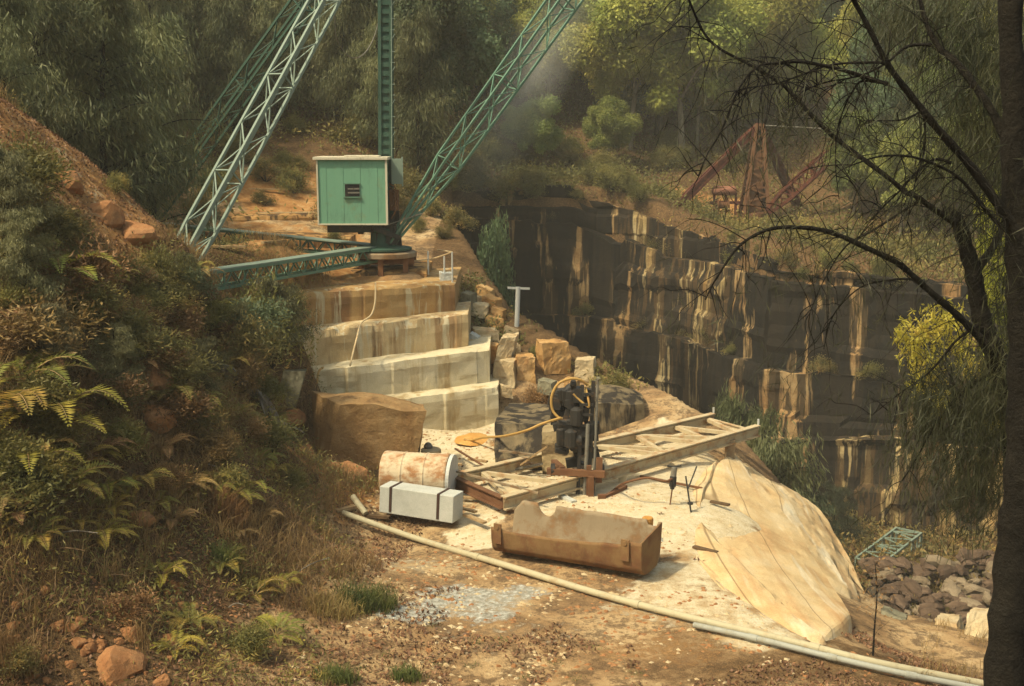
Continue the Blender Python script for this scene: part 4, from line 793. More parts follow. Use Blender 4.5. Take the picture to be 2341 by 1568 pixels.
# dusty orange heap
q = G(1085,1000); 
def heap(c, rx, ry, h, mat, name, label, cat, seed):
    V = []; n = 18; k = 9
    for i in range(k+1):
        for j in range(n):
            r_ = i/k; a = 2*math.pi*j/n; wb = 1+.9*float(noise2(math.cos(a)*1.3, math.sin(a)*1.3, 1, seed+4, 3)); x, y = c.x+rx*wb*r_*math.cos(a), c.y+ry*wb*r_*math.sin(a)
            V.append((x, y, c.z-.05+h*(1-r_*r_)+.07*float(noise2(x, y, .35, seed, 3))*(1-r_)))
    fs = [(i*n+j, (i+1)*n+j, (i+1)*n+(j+1) % n, i*n+(j+1) % n) for i in range(k) for j in range(n)]
    me = bpy.data.meshes.new(name); me.from_pydata(V, [], fs); me.update(); return tag(link_mesh(name, me, mat), label, cat)
heap(q, .62, .75, .14, MT['orange_sand'], 'sand_heap', 'low heap of bright orange sand at the foot of the lowest bench', 'sand heap', 3)
# round stone tub with tools
q = G(985,1046); tub = thing('stone_tub', q, 'low round stone tub right of the big brown block', 'tub')
m = MB(); m.lathe(q, [(.25,-.03),(.29,.0),(.29,.24),(.24,.27),(.05,.27)], 22); m.build('tub', MT['block_pale'], tub)
m = MB(); m.lathe(q+Vector((-.08,.05,.27)), [(.12,0),(.13,.06),(.08,.14),(.02,.17)], 12); m.build('lid', MT['iron_pale'], tub)
m = MB(); m.bar(q+Vector((-.3,.55,.10)), q+Vector((.25,.40,.06)), .06, .05); tag(m.build('iron_bar', MT['iron']), 'short dark iron bar on the floor behind the stone tub', 'bar')

# ------------------------------------------------------------------ rusty trough (half of an old tank)
b0, b1 = G(1124,1268), G(1466,1338); bv = b1-b0; L_ = bv.length; bx = bv.normalized(); by = Vector((-bx.y, bx.x, 0))
trough = thing('steel_trough', (b0+b1)/2, 'large rusty open steel trough with torn back rim behind the long pipe', 'trough')
fz = [P(1122,1206,b0.y).z, P(1478,1256,b1.y).z]
def sec(t, s):     # s 0..1: front rim -> bottom -> back rim; t along
    W_ = 1.0; fh = fz[0]*(1-t)+fz[1]*t; dip = -.10*math.sin(math.pi*min(max((t-.06)/.88,0),1))**.35 if .07 < t < .93 else 0
    bh = .98-.06*t
    if .17 < t < .30: bh -= .28*math.sin(math.pi*(t-.17)/.13)**.5
    if t < .06: bh -= .25*(1-t/.06)
    if .90 < t < .97: bh -= .10
    bh += .035*float(noise2(t*18, 1, 1, 77, 2))
    fh += dip+.03*float(noise2(t*14, 4, 1, 79, 3))
    base = b0+bv*t
    prof = [(-.02, fh), (.0, fh*.55), (.03, .16), (.14, .05), (.45, .02), (.75, .06), (.90, .22), (.96, .55), (1.0, bh)]
    i = s*(len(prof)-1); k = min(int(i), len(prof)-2); f = i-k
    y = prof[k][0]*(1-f)+prof[k+1][0]*f; z = prof[k][1]*(1-f)+prof[k+1][1]*f
    return base+by*y*W_+Vector((0,0,z+.12*t+.02))
NT_, NS = 90, 32; vs = []; fs = []
for i in range(NT_+1):
    for j in range(NS+1):
        t, s = i/NT_, j/NS; p = sec(t, s); p += by*.03*float(noise2(t*7, s*3, 1, 31, 2)); vs.append(p)
for i in range(NT_):
    for j in range(NS): fs.append((i*(NS+1)+j, (i+1)*(NS+1)+j, (i+1)*(NS+1)+j+1, i*(NS+1)+j+1))
jc = int(NS*.52)
for nm, ja, jb, mt_ in (('front_wall', 0, jc, 'rust_bin'), ('back_wall', jc, NS, 'rust_pale')):
    m = MB(); m.add(vs, [fs[i*NS+j] for i in range(NT_) for j in range(ja, jb)]); o = m.build(nm, MT[mt_], trough, smooth=True)
    md = o.modifiers.new('thick', 'SOLIDIFY'); md.thickness = .03; md.offset = 0
m = MB(); m.add([sec(1, j/NS)+bx*.0 for j in range(NS+1)]+[sec(1, .5)+Vector((0,0,.5))], [tuple(range(NS+1))])
o = m.build('end_plate', MT['rust_bin'], trough); md = o.modifiers.new('thick', 'SOLIDIFY'); md.thickness = .03
for t in (.05, .90):
    m = MB(); a = b0+bv*t; f0 = sec(t, 0); dv = bx*.095
    m.hexa([f0-dv-by*.05-Vector((0,0,.36)), f0+dv-by*.05-Vector((0,0,.36)), f0+dv-by*.015-Vector((0,0,.36)), f0-dv-by*.015-Vector((0,0,.36)), f0-dv-by*.05+Vector((0,0,.10)), f0+dv-by*.05+Vector((0,0,.10)), f0+dv-by*.015+Vector((0,0,.10)), f0-dv-by*.015+Vector((0,0,.10))])
    m.tube([f0-by*.05+Vector((0,0,.02)), f0-by*.07+Vector((0,0,.02))], .05, 12); m.build('lug', MT['rust_bin'], trough, bevel=.012)
m = MB(); q = P(1480,1190,b1.y+1.2); m.lathe(q+Vector((0,0,-.12)), [(.10,-.3),(.12,-.28),(.12,.18),(.10,.2)], 14); tag(m.build('tin_can', MT['orange_sand']), 'small orange tin on the slope behind the trough end', 'tin')
m = MB(); a = G(1500,1245)+Vector((0,.1,0)); m.hexa([a+Vector((-.1,-.1,-.05)), a+Vector((.22,-.1,-.05)), a+Vector((.15,.2,-.05)), a+Vector((-.05,.2,-.05)), a+Vector((-.1,-.02,.42)), a+Vector((-.04,-.02,.42)), a+Vector((-.03,.03,.42)), a+Vector((-.09,.03,.42))]); tag(m.build('stone_wedge', MT['white_stone'], bevel=.01), 'pale pointed stone wedge behind the right end of the trough', 'wedge')
m = MB(); a = G(1180,1275); m.box(a+Vector((.4,.45,.0)), (1.5,.5,.10), Matrix.Rotation(-.45, 3, 'Z')); tag(m.build('timber_sleeper', MT['wood']), 'pale timber under the left half of the trough', 'timber')

# ------------------------------------------------------------------ jackhammer, steels and small tools on the pale slab
q = G(1532,1160,.04); h0 = P(1536,1118,q.y+.0); h1 = P(1541,1066,q.y+.05)
jack = thing('rock_drill', q, 'hand-held rock drill standing on its steel on the pale slab', 'rock drill')
m = MB(); m.tube([q+Vector((-.03,0,-.1)), h0], .018, 8); m.build('drill_steel', MT['rust'], jack)
m = MB(); d_ = h1-h0; m.tube([h0, h0+d_*.1, h0+d_*.12, h0+d_*.55, h0+d_*.6, h0+d_*.95], [.05,.06,.085,.085,.065,.06], 12); m.build('body', MT['iron'], jack)
m = MB(); m.tube([h0+d_*.58, h0+d_*.98], [.075,.07], 12); m.build('cylinder', MT['iron_pale'], jack)
m = MB(); m.tube([h1+Vector((-.17,0,.01)), h1+Vector((0,0,-.02)), h1+Vector((.17,0,.02))], .022, 8); m.build('handle', MT['iron'], jack)
hose([h0+d_*.5, P(1520,1100,q.y-.2), P(1480,1092,q.y-.1), P(1430,1103,q.y+.2), G(1405,1118,.08), G(1388,1132,.06)], .03, MT['rust'], 'air_hose', 'brown hose trailing from the rock drill across the slab', 'hose')
m = MB(); a, b = G(1582,1180,.02), P(1567,1088,G(1582,1180).y+.3); m.tube([a+Vector((0,0,-.1)), b], .022, 8); m.lathe(a.lerp(b,.32), [(.02,-.03),(.07,-.02),(.07,.02),(.02,.03)], 10); tag(m.build('drill_steel', MT['iron']), 'thin dark drill steel standing upright right of the rock drill', 'rod')
m = MB(); a, b = G(1572,1118,.05), P(1592,1066,G(1572,1118).y+.3); m.tube([a, b], .02, 8); tag(m.build('drill_steel', MT['iron']), 'short dark drill steel leaning right behind the upright one', 'rod')
m = MB(); a, b = G(1463,1088,.06), G(1604,1116,.06); m.bar(a, b, .06, .05); tag(m.build('drill_steel', MT['rust']), 'long rust-brown steel lying flat behind the rock drill', 'rod')
m = MB(); a, b = G(1378,1138,.07), G(1430,1112,.10); m.bar(a, b, .10, .09); m.box(a+Vector((-.03,0,.02)), (.2,.12,.14)); tag(m.build('pick_head', MT['rust']), 'heavy rusty iron bar on the slab left of the rock drill', 'tool')
m = MB(); a, b = G(1330,1172,.05), G(1400,1140,.05); m.tube(spline([a, a.lerp(b,.5)+Vector((.05,.1,0)), b], 4), .02, 6); tag(m.build('rod', MT['rust']), 'thin rod on the slab between the trough and the rock drill', 'rod')
m = MB(); a, b = G(1245,1115,.05), G(1312,1148,.06); m.bar(a, b, .16, .08); tag(m.build('stone_sliver', MT['white_stone']), 'white stone sliver under the front girder', 'stone')
for k, (x_, y_, lx, rz, lb) in enumerate([(1010,1062,1.1,.1,'long pale board on the slab behind the drum'),(1092,1052,.6,-.5,'short pale board beside the thin rod'),(1070,1165,.5,-.7,'small plank right of the white beam'),(1085,1185,.8,-.9,'thin plank right of the white beam'),(1105,1140,1.1,-.25,'pale timber under the rusty end of the frame'),(1645,1150,.5,-.6,'dark chip of timber at the slope crest'),(1612,1256,.6,-.7,'short dark stick right of the trough')]):
    q = G(x_, y_, .06); m = MB(); m.box(q, (lx, .12, .05), Matrix.Rotation(rz, 3, 'Z')); tag(m.build('board', MT['wood' if k < 5 else 'wood_dark']), lb, 'board')

# ------------------------------------------------------------------ long pipes across the foreground
def pipe(pts, r, mat, label, coll=True):
    root = thing('steel_pipe', Vector(pts[0]), label, 'pipe')
    m = MB(); sp = spline(pts, 10); m.tube(sp, r, 14); m.build('tube', mat, root, smooth=True)
    L = len(sp)
    for k in (L//4, L//2, 3*L//4) if coll else ():
        d = (sp[k+1]-sp[k]).normalized(); m = MB(); m.tube([sp[k]-d*.09, sp[k]+d*.09], r*1.18, 14); m.build('coupling', mat, root)
    return root
def onground(px, py, dz):
    q = hit(px, py); return Vector((q.x, q.y, q.z+dz))
pp = [onground(x, y+5, .10) for x, y in ((784,1182),(960,1238),(1150,1298),(1350,1358),(1560,1417),(1800,1474),(2000,1524),(2260,1575))]
pipe(pp, .070, MT['pipe'], 'longest cream pipe running across the foreground below the trough')
p2 = [onground(x, y+4, .10) for x, y in ((1585,1436),(1720,1470),(1900,1512),(2080,1552),(2240,1585))]
pipe(p2, .055, MT['pipe_grey'], 'shorter grey pipe lying just in front of the long cream one')
a, b = hit(806,1150)+Vector((0,0,.10)), hit(836,1182)+Vector((0,0,.09))
m = MB(); m.tube([a, b], .075, 14); tag(m.build('pipe_offcut', MT['pipe'], smooth=False), 'short pipe offcut with dark open ends left of the white beam', 'pipe')
for k, (x_, y_, lx, rz, mt_, lb) in enumerate([(860,1187,.7,-.25,'wood_dark','dark short plank by the pipe offcut'),(790,1176,.55,.7,'wood','broken pale board at the end of the long pipe'),(530,690,1.2,-.62,'wood','brown plank on the bank below the front sill'),(500,572,1.7,.02,'wood','pale straight pole lying behind the front sill'),(625,560,.9,.9,'wood','pale stick leaning on the rear sill'),(600,437,2.6,-.10,'wood','pale fallen pole on the orange slope behind the crane'),(640,492,4.0,.06,'block_pale','long pale stone edging on top of the rear ledge')]):
    q = hit(x_, y_); m = MB(); m.box(q+Vector((0,0,.08)), (lx, .14, .07), Matrix.Rotation(rz, 3, 'Z') @ Matrix.Rotation(-.1 if k == 2 else 0, 3, 'Y')); tag(m.build('board', MT[mt_]), lb, 'board')

# ------------------------------------------------------------------ pit floor: fallen lattice section and rubble
a, b = P(1985,1300,57), P(2076,1234,61.5); a.z = PITZ+1.5; b.z = PITZ+2.4
o = lattice(P(1984,1312,56.5), P(2076,1240,60.5), 1.35, 1.35, 9, .11, .07).build('lattice_section', MT['green_pale']); tag(o, 'pale green lattice section lying on the pit floor rubble', 'lattice section')
protos = [rock((0,0,-60), .6, (1.5,.8,.6), 40+k, MT['rubble' if k < 3 else 'rubble_tan'], 'rubble_stone', rough=.75, sub=2) for k in range(5)]
rr_ = random.Random(11); first = [True]*5
for k in range(210):
    px, py = rr_.uniform(1990,2300), rr_.uniform(1300,1475); q = P(px, py, 10); d = ray(px, py); t = (PITZ+.2-CAMZ)/d.z; q = Vector((0,0,CAMZ))+d*t
    if q.y > 60: continue
    i = k % 5; o = protos[i] if first[i] else protos[i].copy()
    if not first[i]: COL.objects.link(o)
    first[i] = False; s_ = rr_.uniform(.25, .95)*(1.5 if k % 9 == 0 else 1); o.scale = (s_, s_, s_); o.location = (q.x, q.y, PITZ+rr_.uniform(.2,1.1)); o.rotation_euler = (rr_.uniform(-.5,.5), rr_.uniform(-.5,.5), rr_.uniform(0,6.28))
    tag(o, *(('reddish brown broken stone in the rubble on the pit floor', 'stone', 'reddish brown stones on the pit floor') if i < 3 else ('dull tan broken stone in the rubble on the pit floor', 'stone', 'tan stones on the pit floor')))
block([P(2188,1520,23.6), P(2250,1530,23.5), P(2265,1490,25.2), P(2205,1490,25.2)], [P(2212,1402,24.3), P(2272,1398,24.3), P(2280,1390,25.4), P(2222,1390,25.4)], 16, .16, 31, 'stone_block', MT['block_pale'], 'pale rough stone block leaning beside the dark foreground trunk')
block([P(2140,1440,25.6), P(2200,1450,25.4), P(2205,1420,26.6), P(2150,1415,26.6)], [P(2136,1415,25.8), P(2186,1425,25.6), P(2195,1405,26.6), P(2150,1402,26.6)], 12, .15, 32, 'boulder', MT['block_pale'], 'flat pale tan boulder left of the pale leaning block', cat='boulder')
block([P(2010,1470,24.6), P(2055,1480,24.4), P(2065,1440,26), P(2015,1430,26)], [P(2012,1395,25.2), P(2066,1420,25.0), P(2075,1405,26.2), P(2020,1385,26.2)], 14, .18, 33, 'boulder', MT['block_grey'], 'dull angular boulder at the lower edge of the pale slope', cat='boulder')
block([P(1888,1500,21.0), P(1912,1503,21.0), P(1915,1488,21.4), P(1890,1486,21.4)], [P(1893,1462,21.1), P(1908,1464,21.1), P(1910,1458,21.3), P(1895,1456,21.3)], 8, .12, 34, 'boulder', MT['white_stone'], 'small white upright stone at the slope foot behind the pipes', cat='boulder')
#=====PART4
# ------------------------------------------------------------------ trees of the forest
def limb_mb(m, pts, r0, r1, n=7):
    sp = spline(pts, 5); k = len(sp); m.tube(sp, [r0+(r1-r0)*i/(k-1) for i in range(k)], n)
def tree_proto(name, kind, seed, h, leafm, barkm, label, group):
    rng = np.random.default_rng(seed); r = random.Random(seed)
    root = thing(name, (0,0,-80), label, 'tree', group)
    off = Vector((0,0,-80)); m = MB(); ends = []
    if kind == 'gum':
        lean = Vector((r.uniform(-.6,.6), r.uniform(-.6,.6), 0)); tp = Vector((lean.x, lean.y, h*.62))
        limb_mb(m, [off, off+lean*.3+Vector((0,0,h*.3)), off+tp], .17, .09)
        for k in range(8):
            a = k*2.4+r.uniform(-.4,.4); z0 = h*r.uniform(.30,.60); b = lean*(z0/h)+Vector((0,0,z0)); rr = h*r.uniform(.14,.27)
            e = b+Vector((math.cos(a)*rr, math.sin(a)*rr, h*r.uniform(.10,.32))); limb_mb(m, [off+b, off+b.lerp(e,.5)+Vector((0,0,.3)), off+e], .07, .025, 5)
            for _q in range(3): ends.append((e+Vector((r.gauss(0,.55), r.gauss(0,.55), r.gauss(.1,.45)))*(h/9.5), h*r.uniform(.05,.095)))
        for k in range(22):
            a = r.uniform(0,6.28); f = r.uniform(.48,.96); rr = h*r.uniform(.02,.20)*(1.25-f); ends.append((Vector((math.cos(a)*rr, math.sin(a)*rr, h*f))+lean, h*r.uniform(.045,.095)))
        for k in range(8):
            a = r.uniform(0,6.28); rr = h*r.uniform(.13,.26); ends.append((Vector((math.cos(a)*rr, math.sin(a)*rr, h*r.uniform(.30,.58)))+lean*.5, h*r.uniform(.04,.075)))
        V = []
        for e, rad in ends:
            n = int(3800*rad*rad+120); d = unit(rng.normal(size=(n, 3)))
            rr = rad*rng.uniform(.2, 1.65, n)*(1+.25*noise2(d[:, 0]*3+seed, d[:, 1]*3+d[:, 2]*2, 1, seed, 2)*2)
            C = np.array(e)[None]+d*rr[:, None]*np.array([1.05,1.05,1.05]); V.append(leaves(C, .24, .12, np.array([0,0,-.5])[None]+d*.5, .7, d*1.2, rng))
        V = np.concatenate(V)
    elif kind == 'casuarina':
        limb_mb(m, [off, off+Vector((r.uniform(-.2,.2), 0, h*.4)), off+Vector((r.uniform(-.4,.4), r.uniform(-.3,.3), h*.95))], .15, .03)
        V = []
        for k in range(46):
            f = .14+.84*(k/46); a = r.uniform(0,6.28); L = h*.27*(1.12-f)**.7*r.uniform(.6,1.2)+.25; b = Vector((0,0,h*f)); e = b+Vector((math.cos(a)*L, math.sin(a)*L, L*r.uniform(.1,.6)))
            limb_mb(m, [off+b, off+b.lerp(e,.5)+Vector((0,0,.1*L)), off+e], .03, .01, 4)
            n = 320; t = rng.uniform(.2, 1.1, n); C = np.array(b)[None]+(np.array(e)-np.array(b))[None]*t[:, None]+rng.normal(size=(n, 3))*(.10+.20*L*.5); C[:, 2] -= rng.uniform(0, .35, n)
            V.append(leaves(C, .34, .040, np.array([math.cos(a)*.35, math.sin(a)*.35, -.9])[None], .35, None, rng))
        V = np.concatenate(V)
    elif kind == 'bush':
        V = []; 
        for k in range(9):
            a = r.uniform(0,6.28); rr = h*r.uniform(.1,.42); e = Vector((math.cos(a)*rr, math.sin(a)*rr, h*r.uniform(.3,.78))); rad = h*r.uniform(.2,.32); limb_mb(m, [off, off+e*.5+Vector((0,0,.1)), off+e], .03, .012, 5)
            n = 420; d = unit(rng.normal(size=(n, 3))); C = np.array(e)[None]+d*(rad*rng.uniform(.1,1.35,n))[:, None]; C[:, 2] = np.abs(C[:, 2]); V.append(leaves(C, .17, .042, np.array([0,0,.25])[None]+d*.7, .6, None, rng))
        V = np.concatenate(V)
    V = V+np.array(off)
    m.build('trunk', barkm, root); quads_mesh('crown', V-np.array(off), leafm, root); return root
LB = {'b': 'eucalyptus with sunlight coloured into its yellow-green rounded leaf clumps on the far hillside', 'g': 'mid green eucalyptus in the dense forest on the far hillside', 'd': 'eucalyptus with shade coloured into its dark blue-green leaves in the far forest', 'o': 'dull olive she-oak with drooping needles in the left forest'}
GR = {'b': 'bright eucalyptus on the far hillside', 'g': 'mid green eucalyptus on the far hillside', 'd': 'dark eucalyptus on the far hillside', 'o': 'drooping she-oaks of the left forest'}
PROTO = {'b': [tree_proto('eucalyptus_tree', 'gum', s, 9.5, MT['gum_sunlit'], MT['bark_pale'], LB['b'], GR['b']) for s in (1,2,3)],
         'g': [tree_proto('eucalyptus_tree', 'gum', s, 9.5, MT['gum'], MT['bark_pale'], LB['g'], GR['g']) for s in (4,5)],
         'd': [tree_proto('eucalyptus_tree', 'gum', s, 9.5, MT['gum_shaded'], MT['bark'], LB['d'], GR['d']) for s in (6,7)],
         'o': [tree_proto('she_oak_tree', 'casuarina', s, 8.5, MT['olive'], MT['bark'], LB['o'], GR['o']) for s in (8,9,10)]}
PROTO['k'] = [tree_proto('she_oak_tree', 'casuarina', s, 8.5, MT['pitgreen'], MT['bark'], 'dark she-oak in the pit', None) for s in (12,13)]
SAP = [tree_proto('she_oak_sapling', 'casuarina', s, 8.5, MT['wisp'], MT['bark'], 'she-oak sapling', None) for s in (15,16,17)]
used = set(); TR = random.Random(21)
def plant(o, x, y, z, s, label=None, group=None, sz=None):
    if o.name in used: o = copy_tree(o)
    else: used.add(o.name)
    o.location = (x, y, z); o.rotation_euler = (0, 0, TR.uniform(0, 6.28)); o.scale = (s, s, sz or s*TR.uniform(.9,1.15))
    if label:
        o['label'] = label
        if group: o['group'] = group
        elif 'group' in o: del o['group']
    return o
placed = []
def scatter(x0, x1, y0, y1, dmin, n, kinds, smin, smax, cond=lambda x, y: True):
    c = 0
    for _ in range(n*30):
        if c >= n: break
        x, y = TR.uniform(x0, x1), TR.uniform(y0, y1)
        if abs(x) > y*.47+3 or not cond(x, y): continue
        if any((x-a)**2+(y-b)**2 < dmin*dmin for a, b in placed): continue
        if float(pit_dist(np.array([x]), np.array([y]))[0]) > -.8: continue
        placed.append((x, y)); k = TR.choice(kinds); z = hz(x, y)
        plant(TR.choice(PROTO[k]), x, y, z-.15, TR.uniform(smin, smax)); c += 1
bare = lambda x, y: not (((x+10.0)/4.2)**2+((y-56.5)/5.5)**2 < 1)
scatter(-30, -1.5, 60, 74, 2.3, 48, 'oood', .75, 1.05, bare)
scatter(-46, -2, 74, 118, 3.3, 60, 'ooodg', .9, 1.3, bare)
scatter(-34, -15.5, 41, 60, 2.3, 34, 'ooo', .7, 1.0)
scatter(-6, 13, 101, 132, 3.4, 34, 'ggdo', .9, 1.25)
scatter(10, 24, 99, 130, 3.2, 26, 'bbg', .9, 1.2)
scatter(24, 60, 92, 130, 3.4, 34, 'bgd', .9, 1.25)
scatter(22, 50, 72, 92, 2.6, 30, 'dgo', .6, .85)
scatter(-50, 70, 130, 165, 5, 46, 'ggd', 1.1, 1.5)
# named, recognisable trees
def at_px(kind, i, px, py, Y, htop, label, cat=None, zbase=None, wid=1.0):
    b = P(px, py, Y); z = hz(b.x, b.y) if zbase is None else zbase; t = P(px, htop, Y).z
    o = PROTO[kind][i]; hh = 9.0 if kind != 'o' else 8.5; s = (t-z)/hh
    o = plant(o, b.x, Y, z-.1, s*wid, label, None, s)
    return o
at_px('g', 0, 1388, 400, 92, 232, 'lone pale-topped eucalyptus on the open far slope with bare lower trunk', wid=1.15)
at_px('b', 0, 1560, 330, 96, -60, 'tallest yellow-green eucalyptus lit by the sun left of the red derrick', wid=1.1)
at_px('b', 1, 1440, 300, 97, -20, 'sunlit eucalyptus with tall stacked leaf clumps at the top centre right', wid=1.0)
at_px('d', 0, 1500, 310, 101, 30, 'eucalyptus with shade coloured into its blue-green leaves between the two sunlit ones', wid=1.2)
at_px('b', 2, 1255, 300, 102, 10, 'hazy yellow-green eucalyptus behind the green boom', wid=1.0)
at_px('g', 1, 1215, 420, 90, 240, 'small pale eucalyptus right of the boom above the cliff', wid=1.1)
at_px('b', 1, 1660, 250, 99, 60, 'yellow-green eucalyptus behind the apex of the red derrick', wid=1.1)
at_px('o', 0, 350, 470, 41.5, 40, 'large drooping she-oak on the left ridge beside the dark crane leg', wid=1.2)
at_px('o', 1, 235, 330, 39, -60, 'tall olive she-oak standing on the left ridge above the bare bank', wid=1.2)
at_px('o', 2, 90, 270, 37, -120, 'tall olive she-oak at the top left corner of the forest', wid=1.2)
at_px('o', 0, 10, 300, 33, -160, 'leftmost she-oak cut by the edge of the picture', wid=1.2)
# pit trees
def pit_tree(kind, i, px, Y, htop, label, wid=1.0):
    b = P(px, 800, Y); t = P(px, htop, Y).z; s = (t-PITZ)/9.2; return plant(PROTO[kind][i], b.x, Y, PITZ-.2, s*wid, label, None, s)
pit_tree('o', 1, 1765, 45, 900, 'grey-green she-oak rising from the pit behind the girder tip', .9)
pit_tree('o', 2, 1700, 49, 860, 'taller wispy she-oak in the pit close to the black cliff', .8)
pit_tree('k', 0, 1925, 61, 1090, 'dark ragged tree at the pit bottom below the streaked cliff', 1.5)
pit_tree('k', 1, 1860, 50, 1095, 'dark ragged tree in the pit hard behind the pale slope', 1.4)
# shrubs
SHR = {k: [tree_proto('shrub', 'bush', 30+i+sd, 2.0, MT[mt_], MT['bark'], '', None) for i in range(2)] for k, mt_, sd in (('scrub','scrub',0), ('bush','bush',10), ('blue','bush_blue',20), ('dead','dead',30))}
for v_ in SHR.values():
    for o in v_: o['category'] = 'shrub'
def shrub(k, px, py, h, label, group=None, wid=1.0, Y=None):
    q = hit(px, py) if Y is None else P(px, py, Y)
    return plant(TR.choice(SHR[k]), q.x, q.y, q.z-.08, h/2.0*wid, label, group, h/2.0)
pit_tree('d', 0, 1108, 52, 572, 'slender blue-green treetop against the black cliff right of the crane', .24)
for k in range(70):
    px, py = TR.uniform(1060,1760), TR.uniform(330,480); q = hit(px, py)
    if q.y < 80 or px > 1500 and py > 390: continue
    s = TR.uniform(.7, 2.0); plant(TR.choice(SHR['scrub']), q.x, q.y, q.z-.1, s/2*1.4, 'low yellow-green shrub on the open slope above the quarry cliff', 'shrubs on the slope above the cliff', s/2)
for k in range(60):
    u = TR.uniform(18, 46); i = min(range(len(cs)), key=lambda j: abs(cs[j][1]-u)); tab, off = TR.choice([(T1,3.2),(T1,2.6),(T2,2.2),(T3,1.2),(T4,.8)]); q = cs[i][0]+nrm[i]*off
    s = TR.uniform(.5, 1.3); plant(TR.choice(SHR['scrub' if TR.random() < .6 else 'bush']), q.x, q.y, lerp_tab(u, tab)-.05, s/2*1.2, 'small bush rooted on a ledge of the quarry cliff', 'bushes on the cliff ledges', s/2)
for k in range(34):
    q = Vector((TR.uniform(-14,-1.5), TR.uniform(50.5,63), 0)); 
    if not bare(q.x, q.y) and TR.random() < .6: continue
    s = TR.uniform(.7, 1.8); plant(TR.choice(SHR['scrub' if k % 2 else 'bush']), q.x, q.y, hz(q.x, q.y)-.1, s/2*1.2, 'low scrubby bush on the slope behind the green crane', 'bushes on the slope behind the crane', s/2)
for k, (px, py, h, kind, wd, lb) in enumerate([
    (622,850,2.6,'scrub',.8,'large olive-yellow bush overhanging the left end of the benches'),(560,850,1.6,'bush',1.1,'dark bush below the large olive-yellow one'),
    (672,740,1.2,'scrub',.8,'small yellow-tinged bush against the streaked upper bench'),(560,800,1.6,'blue',1.2,'wispy grey-green bush in the middle of the left bank'),
    (430,690,1.0,'blue',1.1,'wispy blue-grey bush at the end of the front sill'),(372,660,1.2,'bush',1.0,'dark shrub at the foot of the light crane leg'),
    (480,755,.9,'scrub',1.2,'yellow-green shrub below the front sill'),(300,650,.8,'bush',1.2,'dark shrub on the crest of the left bank'),
    (120,580,1.1,'bush',1.3,'dark bush under the bare orange bank'),(40,470,1.5,'scrub',1.3,'yellow-green bush at the left edge above the ferns'),
    (190,700,1.4,'dead',1.3,'brown dead bush in the middle of the left bank'),(90,830,1.4,'dead',1.4,'dark brown dead bush at the left edge'),
    (330,830,1.3,'bush',1.3,'dark bush above the bank rock'),(60,1180,1.3,'bush',1.3,'black-green bush at the lower left under the ferns'),
    (420,960,.9,'bush',1.4,'dark low bush beside the fallen log'),(560,1010,.8,'dead',1.4,'brown low bush below the fallen log'),
    (250,940,.9,'dead',1.5,'dead brown thicket behind the golden fern'),(660,1130,.7,'scrub',1.3,'low olive bush left of the red boulder'),
    (520,1130,.7,'bush',1.4,'low dark bush in the dry grass of the bank'),(300,1420,.6,'dead',1.3,'dead brown bush among the lower ferns'),
    (560,1500,.6,'bush',1.4,'dark bush near the bottom edge left of the grass tuft'),(30,1540,.5,'bush',1.3,'dark tussock at the bottom left corner'),
    (1010,545,.6,'scrub',1.3,'dull bush on the mound right of the crane'),(960,530,.7,'bush',1.1,'dark bush directly right of the crane pedestal'),
    (1230,818,.5,'scrub',1.1,'scrubby bush behind the heap of blocks'),(1400,900,.8,'scrub',1.3,'dry yellow bush on top of the right outcrop'),(1230,930,.7,'dead',1.4,'brown weeds between the heap and the outcrop'),
    (262,440,.6,'bush',1.2,'dark bush at the top of the bare bank'),(770,565,.8,'bush',1.2,'round dull bush left of the crane pedestal')]):
    shrub(kind, px, py, h, lb, None, wd)
for k in range(60):
    px, py = TR.uniform(0,660), TR.uniform(480,1130)
    q = hit(px, py)
    if q.y > 33 or ((q.x+10.8)/2.6)**2+((q.y-31)/5.5)**2 < 1 or px > 400 and py < 700 or px > 560+(py-700)*.2 and py > 850: continue
    s = TR.uniform(.5, 1.1); plant(TR.choice(SHR[TR.choice(['bush','dead','scrub','scrub','dead'])]), q.x, q.y, q.z-.08, s/2*1.4, 'small tangled shrub in the thicket on the left bank', 'tangled shrubs on the left bank', s/2)

for px, py, htop, k_, lb in [(425,690,575,0,'wispy grey-green she-oak sapling at the end of the front sill'),(545,830,690,1,'wispy she-oak sapling in the middle of the left bank'),(345,690,610,2,'thin she-oak sapling on the crest of the bank below the crane leg'),(215,700,610,0,'feathery she-oak sapling left of the crest sapling'),
    (60,700,480,1,'tall feathery she-oak sapling at the left edge of the bank'),(640,830,640,2,'she-oak sapling leaning over the left ends of the benches'),(130,860,690,0,'dull she-oak sapling low on the left bank'),(470,900,770,1,'small she-oak sapling above the fallen log'),(20,560,330,2,'she-oak sapling on the bank at the left edge under the forest'),(270,900,740,0,'brownish she-oak sapling above the golden fern')]:
    q = hit(px, py); t_ = P(px, htop, q.y).z; s_ = (t_-q.z)/8.3; o = plant(SAP[k_], q.x, q.y, q.z-.05, s_*1.5, lb, None, s_); o['category'] = 'sapling'
